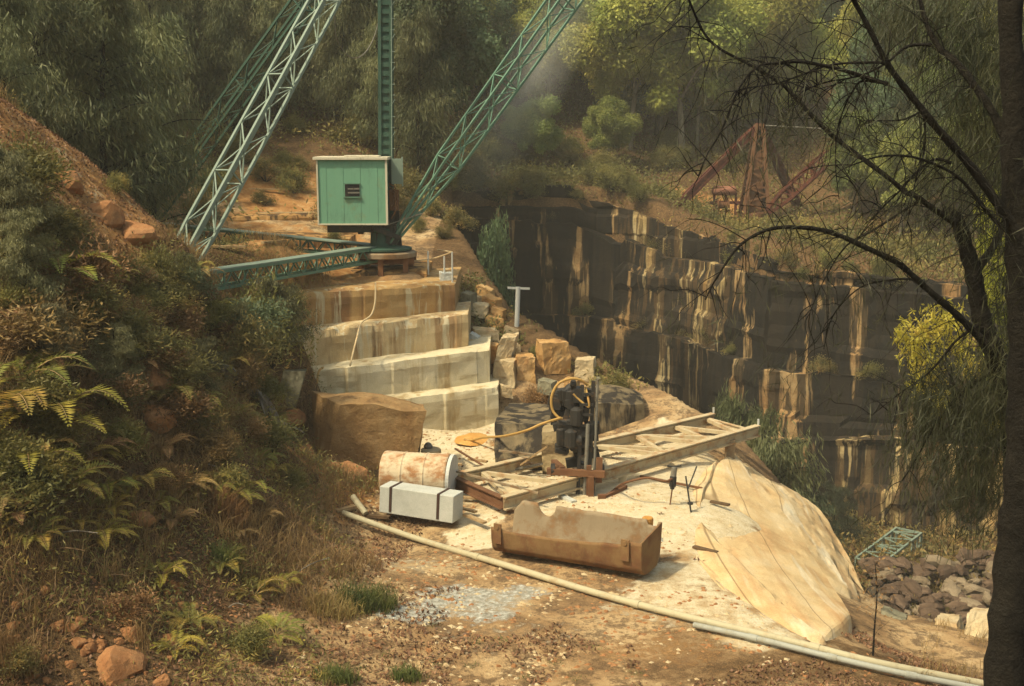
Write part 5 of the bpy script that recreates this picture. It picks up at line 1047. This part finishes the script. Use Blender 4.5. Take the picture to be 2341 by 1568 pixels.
# ------------------------------------------------------------------ ferns
def fern_proto(seed, mat, nf=11, L=.85):
    rng = np.random.default_rng(seed); r = random.Random(seed); Vq = []; m = MB()
    for k in range(nf):
        a = k*2.4+r.uniform(-.3,.3); l = L*r.uniform(.65,1.15); rise = r.uniform(.25,.75); d = np.array([math.cos(a), math.sin(a), 0.]); s_ = np.array([-math.sin(a), math.cos(a), 0.]); N = 26; pr = []
        for i in range(N+1):
            t = i/N; p = d*l*t*(1-.1*t)+np.array([0,0,l*(rise*1.9*t-1.45*rise*t*t-.12*t*t)]); pr.append(p)
        m.tube([tuple(p) for p in pr[::3]], [.008*(1-i/10)+.002 for i in range(len(pr[::3]))], 4)
        for i in range(5, N+1):
            t = i/N; w_ = l*.27*math.sin(math.pi*(min(t,.999)*.86+.10))**.8*(1-t*.45); tan = unit(pr[min(i+1,N)]-pr[i-1]); up = np.cross(s_, tan)
            for sg in (-1, 1):
                out = s_*sg*w_*.92+tan*w_*.35-up*w_*.12*r.uniform(0,2); b0_ = pr[i]; hw = tan*(l/N)*.62; mid = b0_+out*.45
                Vq.append([b0_-hw*.5, mid-hw*.75, b0_+out, mid+hw*.75])
    o = quads_mesh('fern', np.array(Vq), mat); o.data.materials[0] = mat
    m2 = m.build('fern_stalks', MT['straw']); root = bpy.data.objects.new('fern', None)
    COL.objects.link(root); root.location = (0,0,-80); o.name = 'fronds'; m2.name = 'stalks'; o.parent = root; m2.parent = root
    return tag(root, 'x', 'fern')
FERN = {'g': [fern_proto(50+i, MT['fern']) for i in range(3)], 'y': [fern_proto(60+i, MT['fern_gold']) for i in range(2)], 'd': [fern_proto(70, MT['dead'])]}
def fern(kind, px, py, s, label, group=None, tilt=0):
    q = hit(px, py); o = plant(TR.choice(FERN[kind]), q.x, q.y, q.z, s, label, group, s); o.rotation_euler = (TR.uniform(-.15,.15), tilt, TR.uniform(0,6.28)); return o
for px, py, s, k, lb in [(110,985,2.1,'y','golden fern frond clump, the brightest on the left bank'),(20,960,1.7,'g','green fern at the left edge beside the golden one'),(385,925,1.25,'g','bright green fern right of the dark thicket below the log'),
    (430,955,1.0,'g','green fern hanging over the dark hollow left of the log'),(540,965,.8,'g','small green fern close to the end of the fallen log'),(130,640,1.7,'g','arching green fern on the upper left bank'),(70,440,1.6,'y','yellow fern under the bare orange bank'),
    (50,880,1.6,'g','fern with upright fronds at the left edge'),(60,1085,1.5,'y','yellow-green fern at the left edge above the dark bush'),(140,1140,1.3,'g','fern right of the dark lower left bush'),(100,540,1.1,'g','green fern below the yellow one on the upper bank'),
    (370,1325,.85,'y','yellow fern over the dark hole in the lower bank'),(580,1370,.9,'y','golden fern left of the green grass tuft'),(640,1350,.7,'y','small golden fern nearest the green grass tuft'),(630,1455,.8,'g','green fern at the bank foot below the golden ones'),
    (430,1430,.75,'g','green fern beside the round lower boulder'),(400,1490,.7,'y','low yellow fern above the bottom edge of the bank'),(510,1300,.8,'g','green fern among the reddish dry stalks'),(480,1130,.8,'g','pale fern in the middle of the dry grass'),(590,1060,.8,'g','fern below the fallen log end'),(640,1000,.7,'g','fern against the orange earth left of the big block')]:
    fern(k, px, py, s, lb)
for k in range(90):
    px, py = TR.uniform(0,640), TR.uniform(470,1250); q = hit(px, py)
    if q.y > 36 or ((q.x+10.8)/2.3)**2+((q.y-31)/5.2)**2 < 1: continue
    kd = TR.choice('ggddy'); fern(kd, px, py, TR.uniform(.55,1.05), {'g':'green bracken fern among the shrubs of the left bank','y':'yellowing bracken fern among the shrubs of the left bank','d':'dead brown bracken among the shrubs of the left bank'}[kd], {'g':'green bracken on the left bank','y':'yellowing bracken on the left bank','d':'dead bracken on the left bank'}[kd])
for px, py, h, w_ in [(160,520,0,0)]: pass

# ------------------------------------------------------------------ ground cover nobody could count
def scatter_pts(n, x0, x1, y0, y1, cond):
    x = RNG.uniform(x0, x1, n); y = RNG.uniform(y0, y1, n); k = (np.abs(x) < y*.46+2); x, y = x[k], y[k]; z = H(x, y); k = cond(x, y, z); return np.stack([x[k], y[k], z[k]], 1)
bank = lambda x, y, z: (x < -2.6-(24-y)*.14+noise2(x, y, 1.5, 4)*2.4) & (z > .10) & (y < 40) & ~((np.abs(x+11.0) < 2.0+noise2(x,y,1.2,9)*2) & (np.abs(y-30.5) < 4.5))
pt = scatter_pts(16000, -16, -2, 14, 39, bank)
def blades(pts, h, w, lean, per, rng=RNG):
    C = np.repeat(pts, per, 0)+rng.normal(size=(len(pts)*per, 3))*np.array([.07,.07,0]); n = len(C); hh = h*rng.uniform(.4,1.3,n); a = rng.uniform(0,6.28,n); ln = np.stack([np.cos(a), np.sin(a), np.zeros(n)], 1)*(lean*rng.uniform(.1,1.2,n)*hh)[:, None]
    tip = C+ln+np.array([0,0,.85])*hh[:, None]; mid = C+ln*.35+np.array([0,0,1])*(hh*.6)[:, None]; a2 = rng.uniform(0,6.28,n); s = np.stack([-np.sin(a2), np.cos(a2), np.zeros(n)], 1)*w
    return np.concatenate([np.stack([C-s, C+s, mid+s*.8, mid-s*.8], 1), np.stack([mid-s*.8, mid+s*.8, tip+s*.15, tip-s*.15], 1)])
tag(quads_mesh('dry_grass', blades(pt[noise2(pt[:,0], pt[:,1], 1.6, 12) > -.05+.16*sstep(19.5,16.5,pt[:,1])], .44, .006, .9, 6), MT['straw']), 'dry brown and straw grass covering the left bank', 'grass', kind='stuff')
pt = scatter_pts(26000, -16, -2, 14, 39, bank); pt = pt[noise2(pt[:,0], pt[:,1], 1.3, 15) > -.03]
C = np.repeat(pt, 4, 0)+RNG.normal(size=(len(pt)*4, 3))*np.array([.13,.13,0]); C[:, 2] += np.abs(RNG.normal(size=len(C)))*.20
tag(quads_mesh('undergrowth', leaves(C, .11, .028, np.array([0,0,.35])[None], .9), MT['bush']), 'low tangled green-brown undergrowth on the left bank', 'undergrowth', kind='stuff')
pt = scatter_pts(90000, -15, 9, 12, 33, lambda x, y, z: ((noise2(x, y, 1.4, 18)+.30*sstep(21.5,18,y)+.55*(x < -2.6-(24-y)*.14)-.25*((y > 23) & (x > -3.4)) > .07) & (pit_dist(x, y) < -1)))
C = pt.copy(); C[:, 2] += .015
tag(quads_mesh('leaf_litter', leaves(C, .10, .038, None, 1.0, np.array([0,0,1.6])[None])+np.array([0,0,.01]), MT['litter']), 'fallen leaves and bark litter on the orange ground', 'leaf litter', kind='stuff')
pt = scatter_pts(26000, -40, 46, 46, 112, lambda x, y, z: (pit_dist(x, y) < -1.0) & (y+np.abs(x)*.2 > 53) & ~((((x+10.5)/3.0)**2+((y-56)/4.2)**2 < 1+noise2(x,y,1.5,61)*2)))
rim = []
for _ in range(5200):
    u = RNG.uniform(12, 52); i = int(np.searchsorted(u0, u)); o_ = RNG.uniform(2.5, 8); q = cs[min(i, len(cs)-1)][0]+nrm[min(i, len(cs)-1)]*o_; rim.append((q.x, q.y, max(lerp_tab(u, T1)+.05, hz(q.x, q.y) if o_ > 5 else -99)))
pt = np.concatenate([pt, np.array(rim)])
C = np.repeat(pt, 5, 0)+RNG.normal(size=(len(pt)*5, 3))*np.array([.45,.45,0]); C[:, 2] += np.abs(RNG.normal(size=len(C)))*.38
tag(quads_mesh('forest_undergrowth', leaves(C, .27, .10, np.array([0,0,.4])[None], .9), MT['scrub']), 'mixed scrub and low undergrowth covering the far slopes', 'undergrowth', kind='stuff')
pt = scatter_pts(9000, -4, 6, 38.6, 62, lambda x, y, z: (pit_dist(x, y) < -.3) & (z < 3.6) & (x > -2.2) & (noise2(x, y, 1.6, 71) > .02))
C = np.repeat(pt, 5, 0)+RNG.normal(size=(len(pt)*5, 3))*np.array([.16,.16,0]); C[:, 2] += np.abs(RNG.normal(size=len(C)))*.20
tag(quads_mesh('spoil_scrub', leaves(C, .20, .06, np.array([0,0,.5])[None], .8), MT['scrub']), 'scrub and weeds over the spoil mound right of the benches', 'scrub', kind='stuff')
pt = scatter_pts(9000, 7, 30, 40, 66, lambda x, y, z: (z < -9))
C = np.repeat(pt, 4, 0)+RNG.normal(size=(len(pt)*4, 3))*np.array([.3,.3,0]); C[:, 2] += np.abs(RNG.normal(size=len(C)))*.35
tag(quads_mesh('pit_weeds', leaves(C, .30, .12, np.array([0,0,.6])[None], .8), MT['bush']), 'dark green weeds covering the pit floor', 'weeds', kind='stuff')
pt = scatter_pts(900, 5.6, 13, 19, 27, lambda x, y, z: (x > 6.6+(y-19)*.45)&(noise2(x,y,1.2,33)>0))
tag(quads_mesh('slope_grass', blades(pt, .26, .006, .9, 4), MT['straw']), 'pale dry grass on the lower right slope behind the pipes', 'grass', kind='stuff')
# pebbles
def pebble_mesh(name, pts, smin, smax, mat, label):
    T = np.array([(1,0,0),(-1,0,0),(0,1,0),(0,-1,0),(0,0,1),(0,0,-1)], float); F = np.array([(0,2,4),(2,1,4),(1,3,4),(3,0,4),(2,0,5),(1,2,5),(3,1,5),(0,3,5)])
    n = len(pts); s = RNG.uniform(smin, smax, n)**1.0; a = RNG.uniform(0, 6.28, n); q = T[None]*(RNG.uniform(.6,1.3,(n,6,1)))*np.array([1.2,.9,.55]); ca, sa = np.cos(a)[:, None], np.sin(a)[:, None]
    q = np.stack([q[..., 0]*ca-q[..., 1]*sa, q[..., 0]*sa+q[..., 1]*ca, q[..., 2]], -1)*s[:, None, None]+pts[:, None, :]
    f = (F[None]+np.arange(n)[:, None, None]*6).reshape(-1, 3); me = bpy.data.meshes.new(name); me.from_pydata(q.reshape(-1,3).tolist(), [], f.tolist()); me.update(); return tag(link_mesh(name, me, mat), label, 'gravel', kind='stuff')
pt = scatter_pts(9000, -14, 8, 14, 36, lambda x, y, z: (pit_dist(x, y) < -1.2) & ((noise2(x, y, 1.1, 25) > .02)) & ~((x > 4.6) & (y > 21)) & ~((x > 3.4) & (y > 28)))
pebble_mesh('gravel', pt, .015, .065, MT['boulder'], 'loose orange gravel scattered on the quarry ground')
pt = scatter_pts(4200, -5, 5.4, 17, 37, lambda x, y, z: (np.abs(z) < .25) & (noise2(x, y, 1.0, 26) > .0))
pebble_mesh('stone_chips', pt, .02, .07, MT['block_pale'], 'pale stone chips scattered on the quarry floor')
# boulders on the bank
BP = [rock((0,0,-70), .5, (1.2,.9,.75), 60+k, MT['boulder'], sub=3) for k in range(4)]
def boulder(px, py, r, label, group=None, i=0):
    q = hit(px, py); o = BP[i % 4]
    if o.name in used: o = o.copy(); COL.objects.link(o)
    else: used.add(o.name)
    o.location = (q.x, q.y, q.z-r*.12); o.scale = (r*2,)*3; o.rotation_euler = (0, 0, TR.uniform(0,6.28)); 
    if 'group' in o: del o['group']
    return tag(o, label, 'boulder', group)
boulder(270,1530,.42,'round orange boulder near the bottom edge of the left bank',None,0); boulder(298,1452,.22,'upright orange boulder just above the round one',None,1)
boulder(370,1558,.16,'small orange boulder at the bottom edge right of the round one',None,2); boulder(315,1190,.26,'flat orange rock slab on the dry grass bank',None,3)
boulder(340,850,.55,'brown rock poking out of the bank under the dark thicket',None,1); boulder(350,950,.40,'tan rock beside the bright green fern',None,2); boulder(668,960,.35,'orange rock ledge at the left of the big block',None,3); boulder(690,1040,.4,'orange earth boulder against the big block',None,0)
boulder(230,490,.5,'pale rock on the bare orange bank',None,3); boulder(310,540,.55,'pale rock at the lower end of the bare bank',None,1); boulder(150,420,.45,'tan rock in the upper part of the bare bank',None,0)
for k in range(46):
    px, py = TR.uniform(0,480), TR.uniform(1330,1568)
    boulder(px, py, TR.uniform(.05,.14), 'small orange rock in the leaf litter of the lower bank', 'small rocks on the lower bank', k)
for k in range(30):
    px, py = TR.uniform(560,1500), TR.uniform(1330,1560)
    boulder(px, py, TR.uniform(.03,.075), 'small brown rock on the sandy ground in front of the pipes', 'small rocks in front of the pipes', k)
# fallen log and stumps
a, b_, c = hit(420,828)+Vector((0,0,.25)), hit(560,905)+Vector((0,0,.30)), hit(655,1005)+Vector((0,0,.15))
log = thing('fallen_log', b_, 'grey weathered fallen log running down the left bank', 'log')
m = MB(); sp = spline([a, b_, c], 8); m.tube([q+Vector((0,0,.04*math.sin(i*1.3))) for i, q in enumerate(sp)], [.10+.05*math.sin(i*.7)**2+.04*i/len(sp) for i in range(len(sp))], 9); m.build('log', MT['log'], log)
rr_ = random.Random(3)
for k in range(7):
    t = rr_.randint(3, len(sp)-2); q = sp[t]; e = q+Vector((rr_.uniform(-.3,.7), rr_.uniform(-.7,-.1), rr_.uniform(-.35,.2))); m = MB(); m.tube(spline([q, q.lerp(e,.5)+Vector((0,0,.1)), e], 4), [.04-.003*i for i in range(9)], 5); m.build('branch', MT['log'], log)
for k in range(26):
    px, py = rr_.uniform(40,760), rr_.uniform(880,1540); q = hit(px, py); a_ = rr_.uniform(0,6.28); l = rr_.uniform(.3,.9); m = MB(); e = Vector((math.cos(a_)*l, math.sin(a_)*l*.7, rr_.uniform(0,.35)*l)); m.tube(spline([q+Vector((0,0,.04)), q+e*.5+Vector((0,0,.10)), q+e+Vector((0,0,.05))], 3), [.018-.0018*i for i in range(7)], 5)
    tag(m.build('stick', MT['wood_dark' if k % 3 else 'log']), 'dry fallen stick on the left bank', 'stick', 'fallen sticks on the left bank')
# grass tufts
def tuft(px, py, h, n, label, group=None, mat='grass', rad=.2):
    q = hit(px, py); a = RNG.uniform(0, 6.28, n); r_ = rad*np.sqrt(RNG.uniform(0, 1, n)); x, y = q.x+np.cos(a)*r_, q.y+np.sin(a)*r_*.7
    o = quads_mesh('grass_tuft', blades(np.stack([x, y, H(x, y)-.02], 1), h, .006, .7, 3), MT[mat]); return tag(o, label, 'grass tuft', group)
tuft(838,1385,.42,380,'largest bright green grass tuft beside the wet patch',rad=.55); tuft(760,1400,.35,260,'yellowish grass clump left of the bright green tuft',None,'straw',.45)
tuft(770,1560,.28,200,'green grass clump at the bottom edge',rad=.3); tuft(930,1555,.24,150,'dark green grass clump at the bottom edge further right',rad=.22); tuft(520,1290,.35,160,'green grass among the ferns of the lower bank',rad=.25); tuft(515,1190,.6,260,'reddish dry weed stalks standing on the bank',None,'dead',.3); tuft(30,1530,.4,200,'dry grass tussock at the bottom left corner',None,'straw',.3)
for px, py in [(985,1430),(1150,1465),(1080,1525),(1260,1512),(1090,1470),(880,1500),(1000,1520),(1360,1480),(820,1530),(1310,1555),(1200,1555),(1450,1540)]:
    tuft(px, py, .05+.06*((px*7) % 5)/4, 34, 'small green weed on the sandy ground in front of the pipes', 'small weeds in front of the pipes', 'grass', .10)
#=====PART5
# ------------------------------------------------------------------ dark foreground tree at the right edge
def Pl(pts, Y, dY=0.0):
    n = len(pts); out = []
    for i, q in enumerate(pts): out.append(P(q[0], q[1], Y+dY*i/max(1, n-1)+(q[2] if len(q) > 2 else 0)))
    return out
def rough_tube(m, pts, r0, r1, n=9, sub=7, wob=.0):
    sp = spline(pts, sub); k = len(sp)
    sp = [q+Vector((mnoise.noise(q*2.1), mnoise.noise(q*2.1+Vector((5,0,0))), mnoise.noise(q*2.1+Vector((0,5,0)))))*wob for q in sp]
    m.tube(sp, [(r0+(r1-r0)*(i/(k-1))**.8)*(1+.10*math.sin(i*1.9)) for i in range(k)], n); return sp
def twigs(m, sp, n, L, rng, droop=.5, r=.007):
    ends = []
    for _ in range(n):
        i = rng.randint(1, len(sp)-1); q = sp[i]; l = L*rng.uniform(.4, 1.2); d = Vector((rng.uniform(-1,.6), rng.uniform(-.7,.7), rng.uniform(-1,.8)-droop*.3)).normalized()*l
        e = q+d; e2 = e+Vector((d.x*.4, d.y*.4, -abs(l)*droop*.5)); s2 = spline([q, q.lerp(e,.35)+Vector((rng.uniform(-.08,.08)*l, 0, .08*l)), q.lerp(e,.7)+Vector((rng.uniform(-.1,.1)*l, 0, rng.uniform(-.06,.12)*l)), e, e2], 3); m.tube(s2, [r*.6*(1-.75*j/(len(s2)-1)) for j in range(len(s2))], 5, caps=False); ends.append(s2)
    return ends
rr = random.Random(77)
def big_tree(name, base_pts, Y, r0, r1, limbs, label, dY=0):
    pts = Pl(base_pts, Y, dY); g = hz(pts[0].x, pts[0].y); pts = [Vector((pts[0].x, pts[0].y, min(g, pts[0].z)-.3))]+pts
    root = thing(name, pts[0], label, 'tree'); m = MB(); rough_tube(m, pts, r0, r1, 14, 8, .02); m.build('trunk', MT['bark'], root, smooth=True)
    tips = []
    for (lp, Yl, dYl, a, b, ntw, Lt) in limbs:
        m = MB(); sp = rough_tube(m, Pl(lp, Yl, dYl), a*.72, b*.7, 8, 6, .03); tips += twigs(m, sp, int(ntw*1.8), Lt, rr); m.build('branch', MT['bark'], root, smooth=True)
    return root, tips
t1, tips1 = big_tree('foreground_tree', [(2292,1640),(2312,1350),(2338,1080),(2340,800),(2330,600),(2316,300),(2310,-80)], 8.0, .165, .07, [
    ([(2330,615),(2309,504),(2200,370),(2108,248),(2024,144),(1956,20),(1925,-60)], 8.0, -.5, .055, .016, 16, .55),
    ([(2318,362),(2260,250),(2192,144),(2152,110),(2108,34),(2080,-60)], 8.0, .4, .045, .018, 12, .5),
    ([(2331,560),(2255,480),(2170,400),(2100,364),(2020,362),(1940,380)], 8.0, -.6, .022, .006, 14, .4),
    ([(2024,188),(1974,175),(1873,144),(1822,136),(1772,143),(1735,154),(1688,208),(1650,300),(1620,350),(1597,400)], 7.6, -.4, .020, .005, 26, .35),
    ([(2131,106),(2074,111),(2024,144),(1957,175),(1890,188),(1843,202)], 7.7, -.2, .016, .004, 14, .3),
    ([(2024,144),(1974,143),(1890,148),(1822,171),(1769,191),(1702,202)], 7.6, -.2, .014, .004, 16, .3),
    ([(2168,376),(2131,366),(2091,396),(2057,433),(2014,477),(1994,504)], 7.8, .2, .016, .005, 8, .3),
    ([(2024,188),(1969,185),(1950,205),(1930,250),(1912,310),(1906,386),(1915,450)], 7.6, 0, .013, .003, 8, .3),
    ([(2108,248),(2060,268),(2000,270),(1960,272)], 7.8, 0, .011, .003, 8, .25),
    ([(2110,260),(2110,340),(2090,420),(2070,520)], 7.8, 0, .010, .003, 8, .25)],
    'black-trunked tree at the right edge, the trunk nearest to the viewer')
t2, tips2 = big_tree('foreground_tree', [(2330,1500),(2330,1150),(2310,930),(2269,807),(2245,730),(2222,625),(2190,510),(2155,524-40)], 9.2, .13, .045, [
    ([(2269,807),(2225,757),(2175,713),(2091,636),(2024,582),(1906,532),(1822,525),(1755,530),(1685,565),(1638,636),(1610,690)], 9.1, -.7, .050, .007, 24, .45),
    ([(2190,510),(2155,490),(2091,447),(2057,430),(1906,309),(1832,235),(1789,195),(1715,154),(1618,87),(1574,10),(1560,-40)], 9.1, -.6, .038, .009, 30, .5),
    ([(2222,625),(2270,560),(2300,500),(2330,430)], 9.2, .3, .05, .03, 6, .4),
    ([(2110,455),(2000,520),(1930,560),(1880,640),(1850,720)], 9.0, -.3, .014, .004, 12, .4),
    ([(2091,636),(2030,640),(1960,660),(1900,720),(1880,800)], 9.0, .2, .013, .004, 12, .4),
    ([(2245,740),(2180,780),(2120,850),(2050,900),(1990,950)], 9.1, .3, .018, .005, 14, .45),
    ([(2280,840),(2200,900),(2120,1000),(2060,1100)], 9.2, .3, .02, .006, 12, .45)],
    'leaning forked tree with long bare arching branches beside the black trunk')
# needle sprays: thin dusky foliage on twig ends and drooping masses over the lower right
rng = np.random.default_rng(99); V = []
for s2 in tips1+tips2:
    if rr.random() < .45: continue
    q = np.array(s2[-1]); n = 14; C = q+rng.normal(size=(n,3))*.09; C[:, 2] -= rng.uniform(0,.18,n); V.append(leaves(C, .16, .006, np.array([0,0,-.8])[None], .5, None, rng))
quads_mesh('foliage', np.concatenate(V)-np.array(t2.location), MT['dusky'], t2)
V = []
for px, py, sx, sy, n in [(2200,900,80,60,1700),(2270,1010,60,80,2000),(2170,1040,80,70,1300),(2290,880,40,60,1600),(2120,960,40,60,900),(2230,1120,60,60,1500),(2300,700,30,90,900),(2250,170,70,120,3800),(2290,380,50,120,2600),(2140,60,90,60,2400),(2060,40,60,40,600),(2200,290,60,90,1500),(2200,460,50,70,600)]:
    x = rng.normal(px, sx, n); y = rng.normal(py, sy, n); Yd = rng.normal(9.4, .45, n); k = (x < 2420); C = np.array([P(a, b, c) for a, b, c in zip(x[k], y[k], Yd[k])])
    V.append(leaves(C, .17, .0065, np.array([-.15,0,-.9])[None], .45, None, rng))
quads_mesh('foliage', np.concatenate(V)-np.array(t2.location), MT['dusky'], t2)
# saplings beyond them, sunlight put into their yellow leaf colour
def yellow_tree(base, knee, clusters, Y, label, seed):
    rng = np.random.default_rng(seed); b = Vector(base); root = thing('sapling', b, label, 'tree'); m = MB(); V = []; kn = Vector(knee)
    limb_mb(m, [b-Vector((0,0,.2)), b.lerp(kn, .5)+Vector((.06,0,0)), kn], .05, .03, 7)
    for (px, py, r_, n) in clusters:
        c = P(px, py, Y+rng.uniform(-.5,.5)); limb_mb(m, [kn, kn.lerp(c, .5)+Vector((0,0,-.15)), c], .022, .006, 5)
        d = unit(rng.normal(size=(n,3))); C = np.array(c)+d*(r_*rng.uniform(.1,1.45,n)**.8)[:, None]*np.array([1,1,1.1]); V.append(leaves(C, .17, .04, np.array([0,0,-.6])[None], .7, None, rng))
    m.build('trunk', MT['bark'], root); quads_mesh('crown', np.concatenate(V)-np.array(b), MT['yellow'], root)
YB = P(2300, 1520, 24.0); YB.z = hz(YB.x, YB.y); YC = P(2312, 1500, 24.6); YC.z = hz(YC.x, YC.y)
yellow_tree(YC, P(2322,930,24.8), [(2270,480,.34,360),(2290,560,.34,360),(2270,640,.38,420),(2295,720,.34,360),(2285,800,.3,300),(2310,640,.3,300),(2255,560,.2,180),(2320,500,.2,180),(2280,880,.2,120),(2240,680,.2,140)], 24.6, 'sapling with sunlight coloured into its yellow-green leaves between the two dark trunks', 1)
yellow_tree(YB, P(2290,960,24.0), [(2110,760,.40,380),(2160,740,.36,320),(2090,810,.32,240),(2130,850,.34,280),(2190,800,.28,200),(2070,770,.22,140),(2220,840,.24,140),(2150,920,.2,110),(2100,880,.2,100),(2270,975,.16,90)], 24.0, 'sapling with sunlight coloured into its yellow-green leaves under the arching branches', 2)
# thin sapling behind the pipe end
b = hit(1995,1500); sap = thing('sapling', b, 'thin bare sapling behind the pipes at the foot of the pale slope', 'tree'); m = MB(); sp = spline([b-Vector((0,0,.1)), P(1998,1440,b.y), P(2004,1360,b.y+.1), P(2000,1290,b.y)], 5); m.tube(sp, [.022-.001*i for i in range(len(sp))], 6); twigs(m, sp, 16, .35, rr, .2, .006); m.build('stem', MT['bark'], sap)
V = []
C = np.array([tuple(q) for q in sp[6:]]); C = np.repeat(C, 12, 0)+rng.normal(size=(len(C)*12,3))*.16; quads_mesh('foliage', leaves(C, .09, .03, None, 1, None, rng)-np.array(b), MT['dead'], sap)

# ------------------------------------------------------------------ thin haze, also there to lift the blacks
hb = MB(); hb.hexa([(-94,-16,-15.5),(94,-16,-15.5),(94,212,-15.5),(-94,212,-15.5),(-94,-16,92),(94,-16,92),(94,212,92),(-94,212,92)])
hm = bpy.data.materials.new('haze'); hm.use_nodes = True; ht = hm.node_tree; ht.nodes.remove(ht.nodes['Principled BSDF']); pv = ht.nodes.new('ShaderNodeVolumePrincipled')
pv.inputs['Color'].default_value = (.95,.92,.82,1); pv.inputs['Density'].default_value = HAZE; pv.inputs['Anisotropy'].default_value = -.1
ht.links.new(pv.outputs[0], ht.nodes['Material Output'].inputs['Volume'])
hz_o = hb.build('haze', hm); tag(hz_o, 'thin haze filling the quarry air, added also to lift the blacks', None, kind='stuff')
# pale volume added to imitate a light shaft in front of the forest
import bmesh
bm = bmesh.new(); bmesh.ops.create_icosphere(bm, subdivisions=3, radius=1); me = bpy.data.meshes.new('light_shaft'); bm.to_mesh(me); bm.free()
mm = bpy.data.materials.new('light_shaft'); mm.use_nodes = True; mt2 = mm.node_tree; mt2.nodes.remove(mt2.nodes['Principled BSDF']); t = NT(mt2); pv2 = mt2.nodes.new('ShaderNodeVolumePrincipled'); pv2.inputs['Color'].default_value = (1,.97,.88,1); pv2.inputs['Anisotropy'].default_value = -.45
ln = mt2.nodes.new('ShaderNodeVectorMath'); ln.operation = 'LENGTH'; t.l(t.tc.outputs['Object'], ln.inputs[0])
fall = t.ramp(ln.outputs['Value'], [(.0, .19), (.4, .07), (1.0, 0.0)]); nz = t.ramp(t.noise(1.6, 3), [(.35, .3), (.65, 1.0)])
t.l(t.math('MULTIPLY', fall, nz), pv2.inputs['Density']); t.l(pv2.outputs[0], mt2.nodes['Material Output'].inputs['Volume'])
mo = link_mesh('light_shaft', me, mm); mo.location = P(1205, 190, 68); mo.scale = (2.3, 3.5, 8.5); mo.rotation_euler = (0, R(28), 0); tag(mo, 'added pale volume imitating a light shaft in front of the forest above the cliff', None, kind='stuff')
SC.cycles.volume_bounces = 1; SC.cycles.max_bounces = 6; SC.cycles.transparent_max_bounces = 4
# prototypes that were never planted
for o in [o for o in bpy.data.objects if o.parent is None and o.type != 'CAMERA' and o.location.z < -55]:
    for c in list(o.children): bpy.data.objects.remove(c)
    bpy.data.objects.remove(o)
